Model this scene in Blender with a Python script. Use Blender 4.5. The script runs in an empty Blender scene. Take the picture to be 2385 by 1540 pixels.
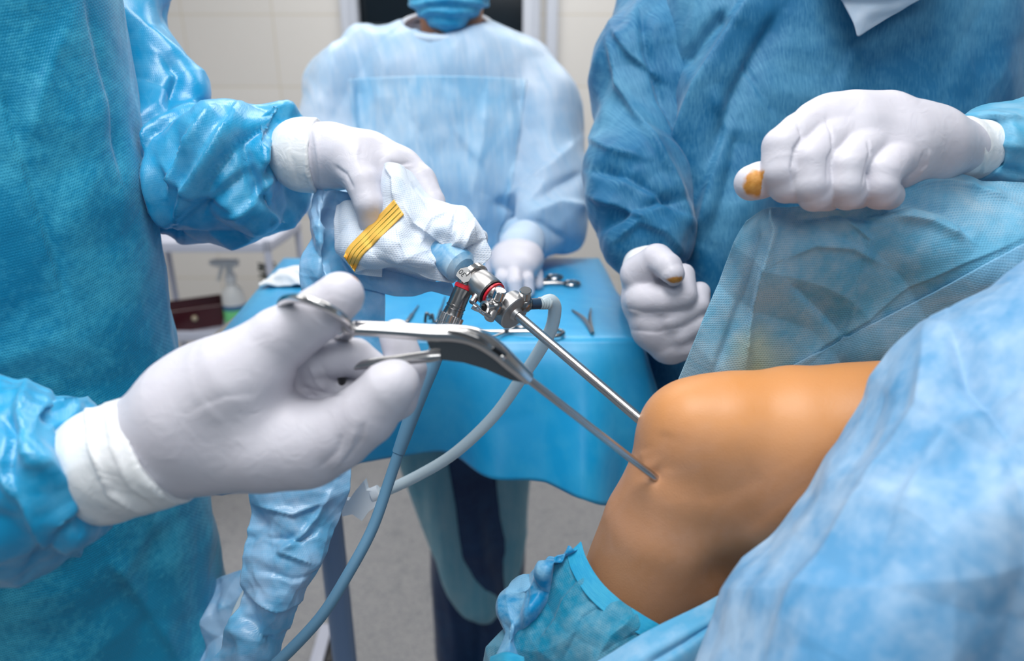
import bpy, bmesh, math, random
import numpy as np
from mathutils import Vector, Matrix
from mathutils.bvhtree import BVHTree
from math import sin, cos, pi, radians, sqrt

# ------------------------------------------------------------------ camera
F = 1590.0; PITCH = radians(20); CAMZ = 1.40
cam_d = bpy.data.cameras.new('camera'); cam = bpy.data.objects.new('camera', cam_d)
bpy.context.scene.collection.objects.link(cam)
cam_d.sensor_width = 36.0; cam_d.lens = F / 2385.0 * 36.0
cam_d.clip_start = 0.01; cam_d.clip_end = 50
cam.location = (0, 0, CAMZ); cam.rotation_euler = (pi/2 - PITCH, 0, 0)
cam_d.dof.use_dof = True; cam_d.dof.focus_distance = 0.575; cam_d.dof.aperture_fstop = 3.6
S = bpy.context.scene; S.camera = cam
# ------------------------------------------------------------------ world, lamps, exposure
w = bpy.data.worlds.new('world'); S.world = w; w.use_nodes = True
w.node_tree.nodes['Background'].inputs[0].default_value = (0.60, 0.80, 1.0, 1)
w.node_tree.nodes['Background'].inputs[1].default_value = 0.19
def area(name, loc, rot, sx, sy, power, col=(1, 1, 1)):
    l = bpy.data.lights.new(name, 'AREA'); l.shape = 'RECTANGLE'; l.size = sx; l.size_y = sy
    l.energy = power; l.color = col
    o = bpy.data.objects.new(name, l); S.collection.objects.link(o)
    o.location = loc; o.rotation_euler = rot
    return o
area('ceiling_light_near', (-0.15, 0.32, 2.62), (radians(0), 0, 0), 0.8, 0.8, 26, (1, .98, .96))
area('ceiling_light_far', (0.0, 2.2, 2.62), (0, 0, 0), 2.2, 0.7, 37, (1, .98, .95))
area('ceiling_light_left', (-1.5, 0.7, 2.62), (0, 0, 0), 0.6, 1.6, 17, (1, .98, .96))
area('ceiling_light_back', (0.3, -1.0, 2.5), (radians(35), 0, 0), 1.6, 0.6, 13, (.97, .99, 1))
S.view_settings.view_transform = 'Standard'; S.view_settings.look = 'None'
S.view_settings.gamma = 1; S.view_settings.exposure = 0.0; S.view_settings.use_curve_mapping = False

# ------------------------------------------------------------------ placing helpers
CP, SP = cos(PITCH), sin(PITCH)
def P(px, py, d):
    x = (px - 1192.5) / F * d; v = (770 - py) / F * d
    return np.array([x, v*SP + d*CP, CAMZ + v*CP - d*SP])
def V(px, py, d): return Vector(P(px, py, d))
def proj(p):
    q = np.asarray(p, float) - np.array([0, 0, CAMZ])
    d = q[..., 1]*CP - q[..., 2]*SP; v = q[..., 1]*SP + q[..., 2]*CP
    return 1192.5 + q[..., 0]/d*F, 770 - v/d*F, d
def G(px, py, z):
    """world point where the sight line through (px,py) meets the level z"""
    a = P(px, py, 1.0) - np.array([0, 0, CAMZ]); t = (z - CAMZ) / a[2]
    return Vector((a[0]*t, a[1]*t, z))
def YP(px, py, Y):
    a = P(px, py, 1.0) - np.array([0, 0, CAMZ]); t = Y / a[1]
    return Vector((a[0]*t, Y, CAMZ + a[2]*t))

# ------------------------------------------------------------------ object helpers
C = S.collection
def tag(o, label=None, cat=None, group=None, kind=None):
    if label: o['label'] = label
    if cat: o['category'] = cat
    if group: o['group'] = group
    if kind: o['kind'] = kind
    return o
def empty(name, loc, label=None, cat=None, group=None):
    o = bpy.data.objects.new(name, None); C.objects.link(o); o.location = loc; o.empty_display_size = .05
    tag(o, label, cat, group); return o
def link(name, me, mat, parent=None):
    o = bpy.data.objects.new(name, me); C.objects.link(o)
    if mat: me.materials.append(mat)
    if parent:
        o.parent = parent; o.matrix_parent_inverse = Matrix.Translation(-wloc(parent))
    return o
def wloc(o):
    v = Vector((0, 0, 0))
    # every mesh is built in world coordinates; only empties carry a location
    while o:
        if o.type == 'EMPTY': v = v + o.location
        o = None
    return v
def mesh_obj(name, verts, faces, mat, parent=None, smooth=True, uv=None):
    me = bpy.data.meshes.new(name)
    vs = verts.tolist() if isinstance(verts, np.ndarray) else [tuple(v) for v in verts]
    fs = faces.tolist() if isinstance(faces, np.ndarray) else faces
    me.from_pydata(vs, [], fs); me.update()
    if smooth: me.polygons.foreach_set('use_smooth', [True]*len(me.polygons))
    o = link(name, me, mat, parent)
    if uv is not None:
        ul = me.uv_layers.new(name='UVMap'); idx = np.zeros(len(me.loops), int)
        me.loops.foreach_get('vertex_index', idx)
        ul.data.foreach_set('uv', np.asarray(uv, float)[idx].ravel())
    return o
class MB:
    """collects shapes, then links them as ONE mesh object"""
    def __init__(s): s.v = []; s.f = []; s.sm = []
    def add(s, v, f, sm=True):
        n = len(s.v); s.v += [tuple(x) for x in v]; s.f += [tuple(i+n for i in q) for q in f]; s.sm += [sm]*len(f)
    def box(s, c, size, R=None, bev=0.0):
        bm = bmesh.new(); bmesh.ops.create_cube(bm, size=1)
        for v in bm.verts: v.co = Vector((v.co.x*size[0], v.co.y*size[1], v.co.z*size[2]))
        if bev: bmesh.ops.bevel(bm, geom=bm.edges[:], offset=bev, segments=2, affect='EDGES', profile=.6)
        for v in bm.verts: v.co = (R @ v.co if R else v.co) + Vector(c)
        bm.verts.index_update()
        s.add([v.co for v in bm.verts], [[v.index for v in f.verts] for f in bm.faces], False); bm.free(); return s
    def lathe(s, p0, ax, prof, n=32, knurl=0, cap=True):
        """profile = [(t along axis, radius)]"""
        p0 = Vector(p0); ax = Vector(ax).normalized(); a = ax.orthogonal().normalized(); b = ax.cross(a)
        vs = []; fs = []
        for t, r in prof:
            for i in range(n):
                th = 2*pi*i/n; rr = r*(1 - (knurl if i % 2 else 0))
                vs.append(p0 + ax*t + (a*cos(th) + b*sin(th))*rr)
        for j in range(len(prof)-1):
            for i in range(n):
                k = (i+1) % n; fs.append((j*n+i, j*n+k, (j+1)*n+k, (j+1)*n+i))
        if cap:
            fs.append(tuple(range(n-1, -1, -1))); fs.append(tuple(range((len(prof)-1)*n, len(prof)*n)))
        s.add(vs, fs, n > 12 and not knurl); return s
    def cyl(s, a, b, r, r2=None, n=24, knurl=0, bev=0):
        a = Vector(a); b = Vector(b); L = (b-a).length; r2 = r if r2 is None else r2
        if bev: pr = [(0, r-bev), (bev, r), (L-bev, r2), (L, r2-bev)]
        else: pr = [(0, r), (L, r2)]
        return s.lathe(a, b-a, pr, n, knurl)
    def tube(s, pts, r, n=16, cyc=False, sub=6, flat=None, up=None):
        pts = [Vector(p) for p in pts]; m = len(pts)
        rr = r if isinstance(r, (list, tuple)) else [r]*m
        cp = []; cr = []
        segs = m if cyc else m-1
        for i in range(segs):
            g = lambda k: pts[k % m] if cyc else pts[max(0, min(m-1, k))]
            gr = lambda k: rr[k % m] if cyc else rr[max(0, min(m-1, k))]
            for q in range(sub):
                t = q/sub
                cp.append(catmull(g(i-1), g(i), g(i+1), g(i+2), t)); cr.append(gr(i)*(1-t)+gr(i+1)*t)
        if not cyc: cp.append(pts[-1]); cr.append(rr[-1])
        N = len(cp); vs = []; fs = []
        prev = None
        for i in range(N):
            tn = (cp[(i+1) % N]-cp[i-1]) if cyc else (cp[min(N-1, i+1)]-cp[max(0, i-1)])
            tn.normalize()
            if up is not None: a = (Vector(up) - tn*Vector(up).dot(tn)).normalized()
            elif prev is None: a = tn.orthogonal().normalized()
            else: a = (prev - tn*prev.dot(tn)).normalized()
            prev = a; b = tn.cross(a)
            for k in range(n):
                th = 2*pi*k/n; fa, fb = (flat if flat else (1, 1))
                vs.append(cp[i] + (a*cos(th)*fa + b*sin(th)*fb)*cr[i])
        for i in range(N if cyc else N-1):
            j = (i+1) % N
            for k in range(n):
                l = (k+1) % n; fs.append((i*n+k, i*n+l, j*n+l, j*n+k))
        if not cyc:
            fs.append(tuple(range(n-1, -1, -1))); fs.append(tuple(range((N-1)*n, N*n)))
        s.add(vs, fs); return s
    def prism(s, poly, off, sm=False):
        """poly: list of 3-D points, extruded by the vector off"""
        n = len(poly); o = Vector(off); vs = [Vector(p) for p in poly] + [Vector(p)+o for p in poly]
        fs = [tuple(range(n-1, -1, -1)), tuple(range(n, 2*n))] + [(i, (i+1) % n, n+(i+1) % n, n+i) for i in range(n)]
        s.add(vs, fs, sm); return s
    def ball(s, c, r, nu=20, nv=12, sc=(1, 1, 1)):
        vs = []; fs = []
        for j in range(nv+1):
            ph = pi*j/nv
            for i in range(nu):
                th = 2*pi*i/nu; vs.append(Vector(c)+Vector((sin(ph)*cos(th)*sc[0], sin(ph)*sin(th)*sc[1], cos(ph)*sc[2]))*r)
        for j in range(nv):
            for i in range(nu):
                k = (i+1) % nu; fs.append((j*nu+i, (j+1)*nu+i, (j+1)*nu+k, j*nu+k))
        s.add(vs, fs); return s
    def build(s, name, mat, parent=None):
        me = bpy.data.meshes.new(name); me.from_pydata([tuple(v) for v in s.v], [], s.f); me.update()
        bm = bmesh.new(); bm.from_mesh(me); bmesh.ops.remove_doubles(bm, verts=bm.verts, dist=1e-6)
        bmesh.ops.recalc_face_normals(bm, faces=bm.faces); bm.to_mesh(me); bm.free()
        n = len(me.polygons)
        me.polygons.foreach_set('use_smooth', [True]*n)
        try: me.set_sharp_from_angle(angle=radians(38))
        except Exception: pass
        return link(name, me, mat, parent)
def catmull(a, b, c, d, t):
    return .5*((2*b) + (-a+c)*t + (2*a-5*b+4*c-d)*t*t + (-a+3*b-3*c+d)*t*t*t)

# ------------------------------------------------------------------ noise and folds
def _h(ix, iy, iz, seed):
    n = (ix*374761393 + iy*668265263 + iz*2147483647 + seed*1274126177) & 0xffffffff
    n = ((n ^ (n >> 13)) * 1274126177) & 0xffffffff
    return ((n ^ (n >> 16)) & 0xffff) / 65535.0
def vnoise(p, seed=0):
    p = np.asarray(p, float); f = np.floor(p); i = f.astype(np.int64); t = p - f; t = t*t*(3-2*t)
    x, y, z = i[:, 0], i[:, 1], i[:, 2]; u, v, w_ = t[:, 0], t[:, 1], t[:, 2]
    c = lambda a, b, d: _h(x+a, y+b, z+d, seed)
    x00 = c(0,0,0)*(1-u)+c(1,0,0)*u; x10 = c(0,1,0)*(1-u)+c(1,1,0)*u
    x01 = c(0,0,1)*(1-u)+c(1,0,1)*u; x11 = c(0,1,1)*(1-u)+c(1,1,1)*u
    return ((x00*(1-v)+x10*v)*(1-w_) + (x01*(1-v)+x11*v)*w_)*2-1
def crumple(p, wl, amp, seed=0, n=5, aniso=(1, 1, 1), sharp=1.0):
    """faceted cloth folds: a few warped triangle waves, masked so none runs everywhere"""
    rs = np.random.RandomState(seed); p = np.asarray(p)*np.array(aniso); h = np.zeros(len(p))
    for k in range(n):
        d = rs.normal(size=3); d /= np.linalg.norm(d)
        L = wl*rs.uniform(.6, 1.6)
        ph = p@d/L + 0.55*vnoise(p/(wl*1.6), seed*7+k) + rs.rand()
        tri = np.abs((ph - np.floor(ph)) - .5)*4-1
        tri = np.sign(tri)*np.abs(tri)**sharp
        m = np.clip(.5+1.3*vnoise(p/(wl*2.3)+k*3.1, seed*13+k), 0, 1)
        h += tri*m*(L/wl)
    return h*amp/sqrt(n)
def soft(p, wl, amp, seed=0, aniso=(1, 1, 1)):
    p = np.asarray(p)*np.array(aniso)
    return amp*(vnoise(p/wl, seed)+.5*vnoise(p/wl*2.1, seed+1))
def fold(p, lines):
    """long creases that run where listed; each = (px polyline, width px, height m)"""
    x, y, d = proj(p); h = np.zeros(len(p))
    for pl, wd, a in lines:
        best = np.full(len(p), 1e9); sg = np.zeros(len(p)); tt = np.zeros(len(p)); tot = len(pl)-1
        for k in range(tot):
            (x0, y0), (x1, y1) = pl[k], pl[k+1]; dx, dy = x1-x0, y1-y0; L2 = dx*dx+dy*dy
            t = np.clip(((x-x0)*dx+(y-y0)*dy)/L2, 0, 1)
            dd = np.hypot(x-x0-t*dx, y-y0-t*dy); b = dd < best
            best = np.where(b, dd, best); sg = np.where(b, np.sign(dx*(y-y0)-dy*(x-x0)), sg); tt = np.where(b, (k+t)/tot, tt)
        taper = np.clip(np.minimum(tt, 1-tt)*5+.25, 0, 1)
        # asymmetric ridge: steep on one side, easy on the other
        wq = np.where(sg > 0, wd*.45, wd*1.3)
        h += a*taper*np.exp(-(best/wq)**1.4)
    return h

# ------------------------------------------------------------------ implicit bodies (smooth unions of tapered limbs)
def smin(a, b, k):
    if k <= 0: return np.minimum(a, b)
    h = np.maximum(k-np.abs(a-b), 0)/k
    return np.minimum(a, b) - h*h*k*.25
def caps(X, a, b, ra, rb, sq=(1, 1, 1)):
    ba = b-a; L2 = float(ba@ba)+1e-12
    px, py, pz = X[0]-a[0], X[1]-a[1], X[2]-a[2]
    t = np.clip((px*ba[0]+py*ba[1]+pz*ba[2])/L2, 0, 1)
    r = ra+(rb-ra)*t
    return np.sqrt(((px-t*ba[0])/sq[0])**2+((py-t*ba[1])/sq[1])**2+((pz-t*ba[2])/sq[2])**2)-r
class SDF:
    """chains: list of (k_inner, k_outer, [(px,py,d,rpx) ...], options)"""
    def __init__(s, vox): s.vox = vox; s.ch = []; s.cut = []; s.pl = []
    def chain(s, pts, k_in=.006, k_out=.004, world=False, sq=(1, 1, 1), grp=0):
        q = []
        for a in pts:
            if world: q.append((np.array(a[:3], float), a[3]))
            else: q.append((P(a[0], a[1], a[2]), a[3]*a[2]/F))
        s.ch.append((q, k_in, k_out, sq, grp)); return s
    def ball(s, *a, **k): return s.chain([a, a], **k)
    def dig(s, pts, k=.004):
        s.cut.append(([(P(a[0], a[1], a[2]), a[3]*a[2]/F) for a in pts], k)); return s
    def plane(s, p, n):
        n = np.array(n, float); s.pl.append((np.array(p, float), n/np.linalg.norm(n))); return s
    def digw(s, pts, k=.004):
        s.cut.append(([(np.array(a[:3], float), a[3]) for a in pts], k)); return s
    def mesh(s, pad=.012):
        lo = np.min([p-r*max(c[3]) for c in s.ch for p, r in c[0]], axis=0)-pad
        hi = np.max([p+r*max(c[3]) for c in s.ch for p, r in c[0]], axis=0)+pad
        h = s.vox; n = np.ceil((hi-lo)/h).astype(int)+1
        ax = [(lo[i]+h*np.arange(n[i])).astype(np.float32) for i in range(3)]
        Fd = {}
        def field(q, k, sq, m):
            a0 = np.min([p-r*max(sq) for p, r in q], axis=0)-m; a1 = np.max([p+r*max(sq) for p, r in q], axis=0)+m
            i0 = np.maximum(0, np.floor((a0-lo)/h).astype(int)); i1 = np.minimum(n, np.ceil((a1-lo)/h).astype(int)+1)
            sl = tuple(slice(i0[i], i1[i]) for i in range(3))
            X = (ax[0][sl[0]][:, None, None], ax[1][sl[1]][None, :, None], ax[2][sl[2]][None, None, :])
            f = None
            for (pa, ra), (pb, rb) in zip(q[:-1], q[1:]):
                g = caps(X, pa, pb, ra, rb, sq); f = g if f is None else smin(f, g, k*.2)
            return sl, f
        for q, ki, ko, sq, grp in s.ch:
            if grp not in Fd: Fd[grp] = (np.full(n, .08, np.float32), ko)
            A = Fd[grp][0]; sl, f = field(q, ki, sq, max(.03, ko+.01))
            A[sl] = smin(A[sl], f, ko)
        ks = sorted(Fd); D = Fd[ks[0]][0]
        for k in ks[1:]: D = smin(D, Fd[k][0], s.gk if hasattr(s, 'gk') else .01)
        for q, k in s.cut:
            sl, f = field(q, .002, (1, 1, 1), .02)
            a = D[sl]; b = -f; hh = np.maximum(k-np.abs(a-b), 0)/k
            D[sl] = np.maximum(a, b)+hh*hh*k*.25
        for p, n_ in s.pl:
            D = np.maximum(D, (ax[0][:, None, None]-p[0])*n_[0]+(ax[1][None, :, None]-p[1])*n_[1]+(ax[2][None, None, :]-p[2])*n_[2]).astype(np.float32)
        return surfnet(D, lo, h)
def surfnet(D, lo, h):
    n = D.shape; c = np.zeros(tuple(k-1 for k in n), np.int8)
    sg = D < 0
    for a in (0, 1):
        for b in (0, 1):
            for d in (0, 1): c += sg[a:n[0]-1+a, b:n[1]-1+b, d:n[2]-1+d]
    I = np.argwhere((c > 0) & (c < 8)); idx = -np.ones(c.shape, np.int64); idx[I[:, 0], I[:, 1], I[:, 2]] = np.arange(len(I))
    acc = np.zeros((len(I), 3)); cnt = np.zeros(len(I))
    cor = [(a, b, d) for a in (0, 1) for b in (0, 1) for d in (0, 1)]
    for A in cor:
        for k in range(3):
            if A[k]: continue
            B = list(A); B[k] = 1
            fa = D[I[:, 0]+A[0], I[:, 1]+A[1], I[:, 2]+A[2]]; fb = D[I[:, 0]+B[0], I[:, 1]+B[1], I[:, 2]+B[2]]
            m = (fa < 0) != (fb < 0); t = np.where(m, fa/np.where(m, fa-fb, 1), 0)
            pt = np.array(A, float)[None, :].repeat(len(I), 0); pt[:, k] += t
            acc += pt*m[:, None]; cnt += m
    vs = lo + h*(I+acc/cnt[:, None]); fs = []
    for k in range(3):
        u, v = (k+1) % 3, (k+2) % 3
        sl0 = [slice(None)]*3; sl1 = [slice(None)]*3; sl0[k] = slice(0, n[k]-1); sl1[k] = slice(1, n[k])
        m = sg[tuple(sl0)] != sg[tuple(sl1)]
        E = np.argwhere(m); E = E[(E[:, u] > 0) & (E[:, v] > 0) & (E[:, u] < n[u]-1) & (E[:, v] < n[v]-1)]
        s0 = sg[E[:, 0], E[:, 1], E[:, 2]]
        def g(du, dv):
            J = E.copy(); J[:, u] -= du; J[:, v] -= dv; return idx[J[:, 0], J[:, 1], J[:, 2]]
        q = np.stack([g(1, 1), g(0, 1), g(0, 0), g(1, 0)], 1)
        q[~s0] = q[~s0][:, ::-1]; q = q[(q >= 0).all(1)]; fs.append(q)
    return vs, np.concatenate(fs)
def vnormals(v, f):
    n = np.cross(v[f[:, 2]]-v[f[:, 0]], v[f[:, 3]]-v[f[:, 1]]); N = np.zeros_like(v)
    for k in range(4): np.add.at(N, f[:, k], n)
    return N/(np.linalg.norm(N, axis=1)[:, None]+1e-12)
def relax(v, f, it=2, lam=.5):
    e = np.concatenate([f[:, [0, 1]], f[:, [1, 2]], f[:, [2, 3]], f[:, [3, 0]]])
    cn = np.bincount(e[:, 0], minlength=len(v))+np.bincount(e[:, 1], minlength=len(v))
    for _ in range(it):
        a = np.stack([np.bincount(e[:, 0], v[e[:, 1], k], len(v))+np.bincount(e[:, 1], v[e[:, 0], k], len(v)) for k in range(3)], 1)
        v = v*(1-lam)+lam*a/np.maximum(cn, 1)[:, None]
    return v
def body(name, sdf, mat, parent=None, disp=None, it=2, stain=None, clip=None):
    v, f = sdf.mesh(); v = relax(v, f, it)
    if disp is not None:
        N = vnormals(v, f); v = v+N*disp(v)[:, None]
    if clip is not None:
        keep = ~clip(v); kf = keep[f].all(1); f = f[kf]
        used = np.unique(f); mp = -np.ones(len(v), int); mp[used] = np.arange(len(used)); v = v[used]; f = mp[f]
    uv = np.stack([v[:, 0]+.55*v[:, 1], v[:, 2]-.3*v[:, 1]], 1)
    o = mesh_obj(name, v, f, mat, parent, True, uv)
    if stain is not None:
        at = o.data.attributes.new('stain', 'FLOAT', 'POINT'); at.data.foreach_set('value', stain(v).astype(np.float32))
    return o
def spot(pts):
    """iodine marks: (px,py,d, radius m)"""
    def fn(v):
        s = np.zeros(len(v)); nz = vnoise(v*160, 5)*.25+vnoise(v*420, 6)*.15
        for a in pts:
            if len(a) == 4: r = (a[3],)*3
            else: r = a[3:6]
            q = (v-P(*a[:3]))/np.array(r); s = np.maximum(s, np.clip((1-np.linalg.norm(q, axis=1)+nz)*4, 0, 1))
        return s
    return fn
# ------------------------------------------------------------------ cloth sheets from a control net
def cm_axis(A, n):
    R = A.shape[0]; out = np.zeros((n,)+A.shape[1:]); t = np.linspace(0, R-1, n)
    for i, x in enumerate(t):
        k = min(int(x), R-2); u = x-k; g = lambda j: A[max(0, min(R-1, j))]
        a = g(k-1) if k > 0 else 2*g(0)-g(1); d = g(k+2) if k+2 < R else 2*g(R-1)-g(R-2)
        out[i] = catmull(a, g(k), g(k+1), d, u)
    return out
def sheet_pts(net, nu, nv):
    A = np.array([[P(*c) for c in row] for row in net]); return cm_axis(cm_axis(A, nu).swapaxes(0, 1), nv).swapaxes(0, 1)
def sheet(name, net, nu, nv, mat, parent=None, disp=None, thick=.0006, world=None, keep=None, stain=None):
    Q = sheet_pts(net, nu, nv) if world is None else cm_axis(cm_axis(np.array(world, float), nu).swapaxes(0, 1), nv).swapaxes(0, 1)
    i = np.arange(nu-1)[:, None]*nv+np.arange(nv-1)[None, :]
    f = np.stack([i, i+1, i+nv+1, i+nv], -1).reshape(-1, 4); v = Q.reshape(-1, 3)
    lu = np.linalg.norm(np.diff(Q, axis=0), axis=2).mean(1).cumsum(); lv = np.linalg.norm(np.diff(Q, axis=1), axis=2).mean(0).cumsum()
    U, W = np.meshgrid(np.r_[0, lu], np.r_[0, lv], indexing='ij'); uv = np.stack([W.ravel(), U.ravel()], 1)
    N = vnormals(v, f)
    if (N*(v-np.array([0, 0, CAMZ]))).sum() > 0: f = f[:, ::-1]; N = -N
    if disp is not None: v = v+N*disp(v)[:, None]
    if keep is not None: f = f[keep(v)[f].all(1)]
    o = mesh_obj(name, v, f, mat, parent, True, uv)
    if stain is not None:
        at = o.data.attributes.new('stain', 'FLOAT', 'POINT'); at.data.foreach_set('value', stain(v).astype(np.float32))
    if thick:
        m = o.modifiers.new('thick', 'SOLIDIFY'); m.thickness = thick; m.offset = -1
    return o
def bvh(o):
    me = o.data; return BVHTree.FromPolygons([v.co.copy() for v in me.vertices], [tuple(p.vertices) for p in me.polygons])
def on_surface(tree, px, py, lift=.0008):
    o = Vector((0, 0, CAMZ)); d = (Vector(P(px, py, 1))-o).normalized(); h = tree.ray_cast(o, d)
    return (h[0]+h[1]*lift*(1 if h[1].dot(d) < 0 else -1)) if h[0] else None
# ------------------------------------------------------------------ materials
def lin(r, g, b):
    f = lambda c: (c/255/12.92) if c/255 <= .04045 else ((c/255+.055)/1.055)**2.4
    return (f(r), f(g), f(b), 1)
class NT:
    def __init__(s, name):
        s.m = bpy.data.materials.new(name); s.m.use_nodes = True; s.t = s.m.node_tree; s.b = s.t.nodes['Principled BSDF']; s.out = s.t.nodes['Material Output']
    def n(s, ty, **k):
        x = s.t.nodes.new(ty)
        for a, b in k.items():
            if a.startswith('i_'): x.inputs[int(a[2:])].default_value = b
            else: setattr(x, a, b)
        return x
    def l(s, a, b): s.t.links.new(a, b)
    def math(s, op, a, b=0.0, c=0.0, clamp=False):
        x = s.n('ShaderNodeMath', operation=op); x.use_clamp = clamp
        for i, q in enumerate((a, b, c)):
            if hasattr(q, 'links') or hasattr(q, 'is_output'): s.l(q, x.inputs[i])
            else: x.inputs[i].default_value = q
        return x.outputs[0]
    def noise(s, vec, scale, detail=3, rough=.55, dist=0):
        x = s.n('ShaderNodeTexNoise'); x.inputs['Scale'].default_value = scale; x.inputs['Detail'].default_value = detail
        x.inputs['Roughness'].default_value = rough; x.inputs['Distortion'].default_value = dist
        if vec is not None: s.l(vec, x.inputs['Vector'])
        return x.outputs['Fac']
    def mix(s, fac, a, b):
        x = s.n('ShaderNodeMix', data_type='RGBA')
        if hasattr(fac, 'is_output'): s.l(fac, x.inputs[0])
        else: x.inputs[0].default_value = fac
        for i, q in ((6, a), (7, b)):
            if hasattr(q, 'is_output'): s.l(q, x.inputs[i])
            else: x.inputs[i].default_value = q
        return x.outputs[2]
    def ramp(s, v, lo, hi):
        x = s.n('ShaderNodeMapRange'); x.inputs[1].default_value = lo; x.inputs[2].default_value = hi; s.l(v, x.inputs[0]); return x.outputs[0]
    def mapping(s, vec, sc=(1, 1, 1), rot=(0, 0, 0)):
        x = s.n('ShaderNodeMapping'); x.inputs['Scale'].default_value = sc; x.inputs['Rotation'].default_value = rot; s.l(vec, x.inputs[0]); return x.outputs[0]
    def obj(s): return s.n('ShaderNodeTexCoord').outputs['Object']
    def uv(s): return s.n('ShaderNodeTexCoord').outputs['UV']
    def bump(s, h, dist, strength=1.0, prev=None):
        x = s.n('ShaderNodeBump'); x.inputs['Distance'].default_value = dist; x.inputs['Strength'].default_value = strength
        s.l(h, x.inputs['Height'])
        if prev is not None: s.l(prev, x.inputs['Normal'])
        return x.outputs[0]
def simple(name, col, rough=.5, metal=0, **k):
    t = NT(name); t.b.inputs['Base Color'].default_value = col; t.b.inputs['Roughness'].default_value = rough; t.b.inputs['Metallic'].default_value = metal
    h = t.noise(t.obj(), k.get('ns', 60), 3); t.l(t.bump(h, k.get('nd', .0003), .4), t.b.inputs['Normal'])
    for a in ('Transmission Weight', 'Alpha', 'Coat Weight', 'Subsurface Weight', 'IOR', 'Specular IOR Level'):
        if a in k.get('ins', {}): t.b.inputs[a].default_value = k['ins'][a]
    return t.m
def cloth(name, c_deep, c_pale, pitch=.0019, dot=.5, mott=(9, 30), fib=(1, 1), amt=.6, lo=.42, hi=.62, rough=.55, trans=.18, spec=.4, sheen=.25, fine=.0004, weave_rot=0.0, stain=None):
    """spun-bonded non-woven: pale mottle is fibre clumping plus sheen painted into the colour, embossed with small dots"""
    t = NT(name); uv = t.uv(); ob = t.obj()
    m1 = t.noise(ob, mott[0], 4, .62, .6)
    m2 = t.noise(t.mapping(uv, (fib[0]*mott[1], fib[1]*mott[1], 1)), 1, 5, .65)
    s_ = t.math('ADD', t.math('MULTIPLY', m1, .62), t.math('MULTIPLY', m2, .38))
    f = t.ramp(s_, lo, hi)
    # embossed dot grid, rows staggered
    r = t.mapping(uv, (1/pitch, 1/pitch, 1), (0, 0, weave_rot)); sp = t.n('ShaderNodeSeparateXYZ'); t.l(r, sp.inputs[0])
    yy = sp.outputs[1]; row = t.math('FLOOR', yy); odd = t.math('MULTIPLY', t.math('MODULO', t.math('ABSOLUTE', row), 2.0), .5)
    fx = t.math('SUBTRACT', t.math('FRACT', t.math('ADD', sp.outputs[0], odd)), .5); fy = t.math('SUBTRACT', t.math('FRACT', yy), .5)
    dd = t.math('SQRT', t.math('ADD', t.math('MULTIPLY', fx, fx), t.math('MULTIPLY', fy, fy)))
    dots = t.ramp(dd, .22, .38)      # 0 in the dot, 1 outside
    base = t.mix(t.math('MULTIPLY', f, amt, clamp=True), c_deep, c_pale)
    pit = t.mix(.5*dot, base, c_deep) if dot else base
    col = t.mix(dots, pit, base) if dot else base
    if stain:
        at = t.n('ShaderNodeAttribute'); at.attribute_name = 'stain'; col = t.mix(t.math('MULTIPLY', at.outputs['Fac'], .6), col, stain)
    t.l(col, t.b.inputs['Base Color'])
    t.b.inputs['Roughness'].default_value = rough; t.b.inputs['Specular IOR Level'].default_value = spec
    t.b.inputs['Sheen Weight'].default_value = sheen; t.b.inputs['Sheen Roughness'].default_value = .4
    nrm = t.bump(m2, fine*2.0, .5)
    if dot: nrm = t.bump(dots, .00018, dot, nrm)
    t.l(nrm, t.b.inputs['Normal'])
    if trans:
        tr = t.n('ShaderNodeBsdfTranslucent'); t.l(col, tr.inputs[0]); mx = t.n('ShaderNodeMixShader'); mx.inputs[0].default_value = trans
        t.l(t.b.outputs[0], mx.inputs[1]); t.l(tr.outputs[0], mx.inputs[2]); t.l(mx.outputs[0], t.out.inputs[0])
    return t.m
CY, CYP = lin(0, 118, 164), lin(118, 184, 214)
M = {}
M['gown_left'] = cloth('gown_left', lin(0, 140, 182), lin(72, 188, 218), pitch=.0022, dot=.7, mott=(11, 130), amt=.85, lo=.44, hi=.62, trans=.1, rough=.5)
M['front_panel'] = cloth('front_panel', lin(140, 196, 232), lin(200, 222, 240), dot=.1, mott=(5, 60), fib=(2, .3), amt=.9, lo=.4, hi=.6, trans=.12, rough=.38)
M['gown_mid'] = cloth('gown_mid', lin(164, 202, 232), lin(206, 222, 240), dot=.15, mott=(5, 60), fib=(2, .3), amt=.9, lo=.4, hi=.6, trans=.18, rough=.42)
M['gown_yoke'] = cloth('gown_yoke', lin(198, 218, 238), lin(218, 228, 242), dot=.15, mott=(5, 60), amt=.8, trans=.1)
M['gown_right'] = cloth('gown_right', lin(0, 98, 144), lin(88, 154, 188), pitch=.0016, dot=.25, mott=(10, 230), fib=(2.6, .35), amt=.8, lo=.42, hi=.62, trans=.06, rough=.6)
M['sleeve_right'] = cloth('sleeve_right', lin(70, 166, 206), lin(150, 196, 222), dot=.2, mott=(10, 90), amt=.7, trans=.12)
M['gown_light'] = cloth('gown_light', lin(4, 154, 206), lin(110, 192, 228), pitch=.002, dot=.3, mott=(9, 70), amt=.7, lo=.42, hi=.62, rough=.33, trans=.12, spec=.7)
M['drape_tent'] = cloth('drape_tent', lin(104, 182, 218), lin(180, 212, 230), stain=lin(196, 188, 110), pitch=.0019, dot=1.0, mott=(9, 60), amt=.85, lo=.42, hi=.6, trans=.2)
M['drape_panel'] = cloth('drape_panel', lin(120, 184, 222), lin(176, 210, 234), pitch=.0019, dot=.8, mott=(9, 60), amt=.85, lo=.42, hi=.6, trans=.1)
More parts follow.
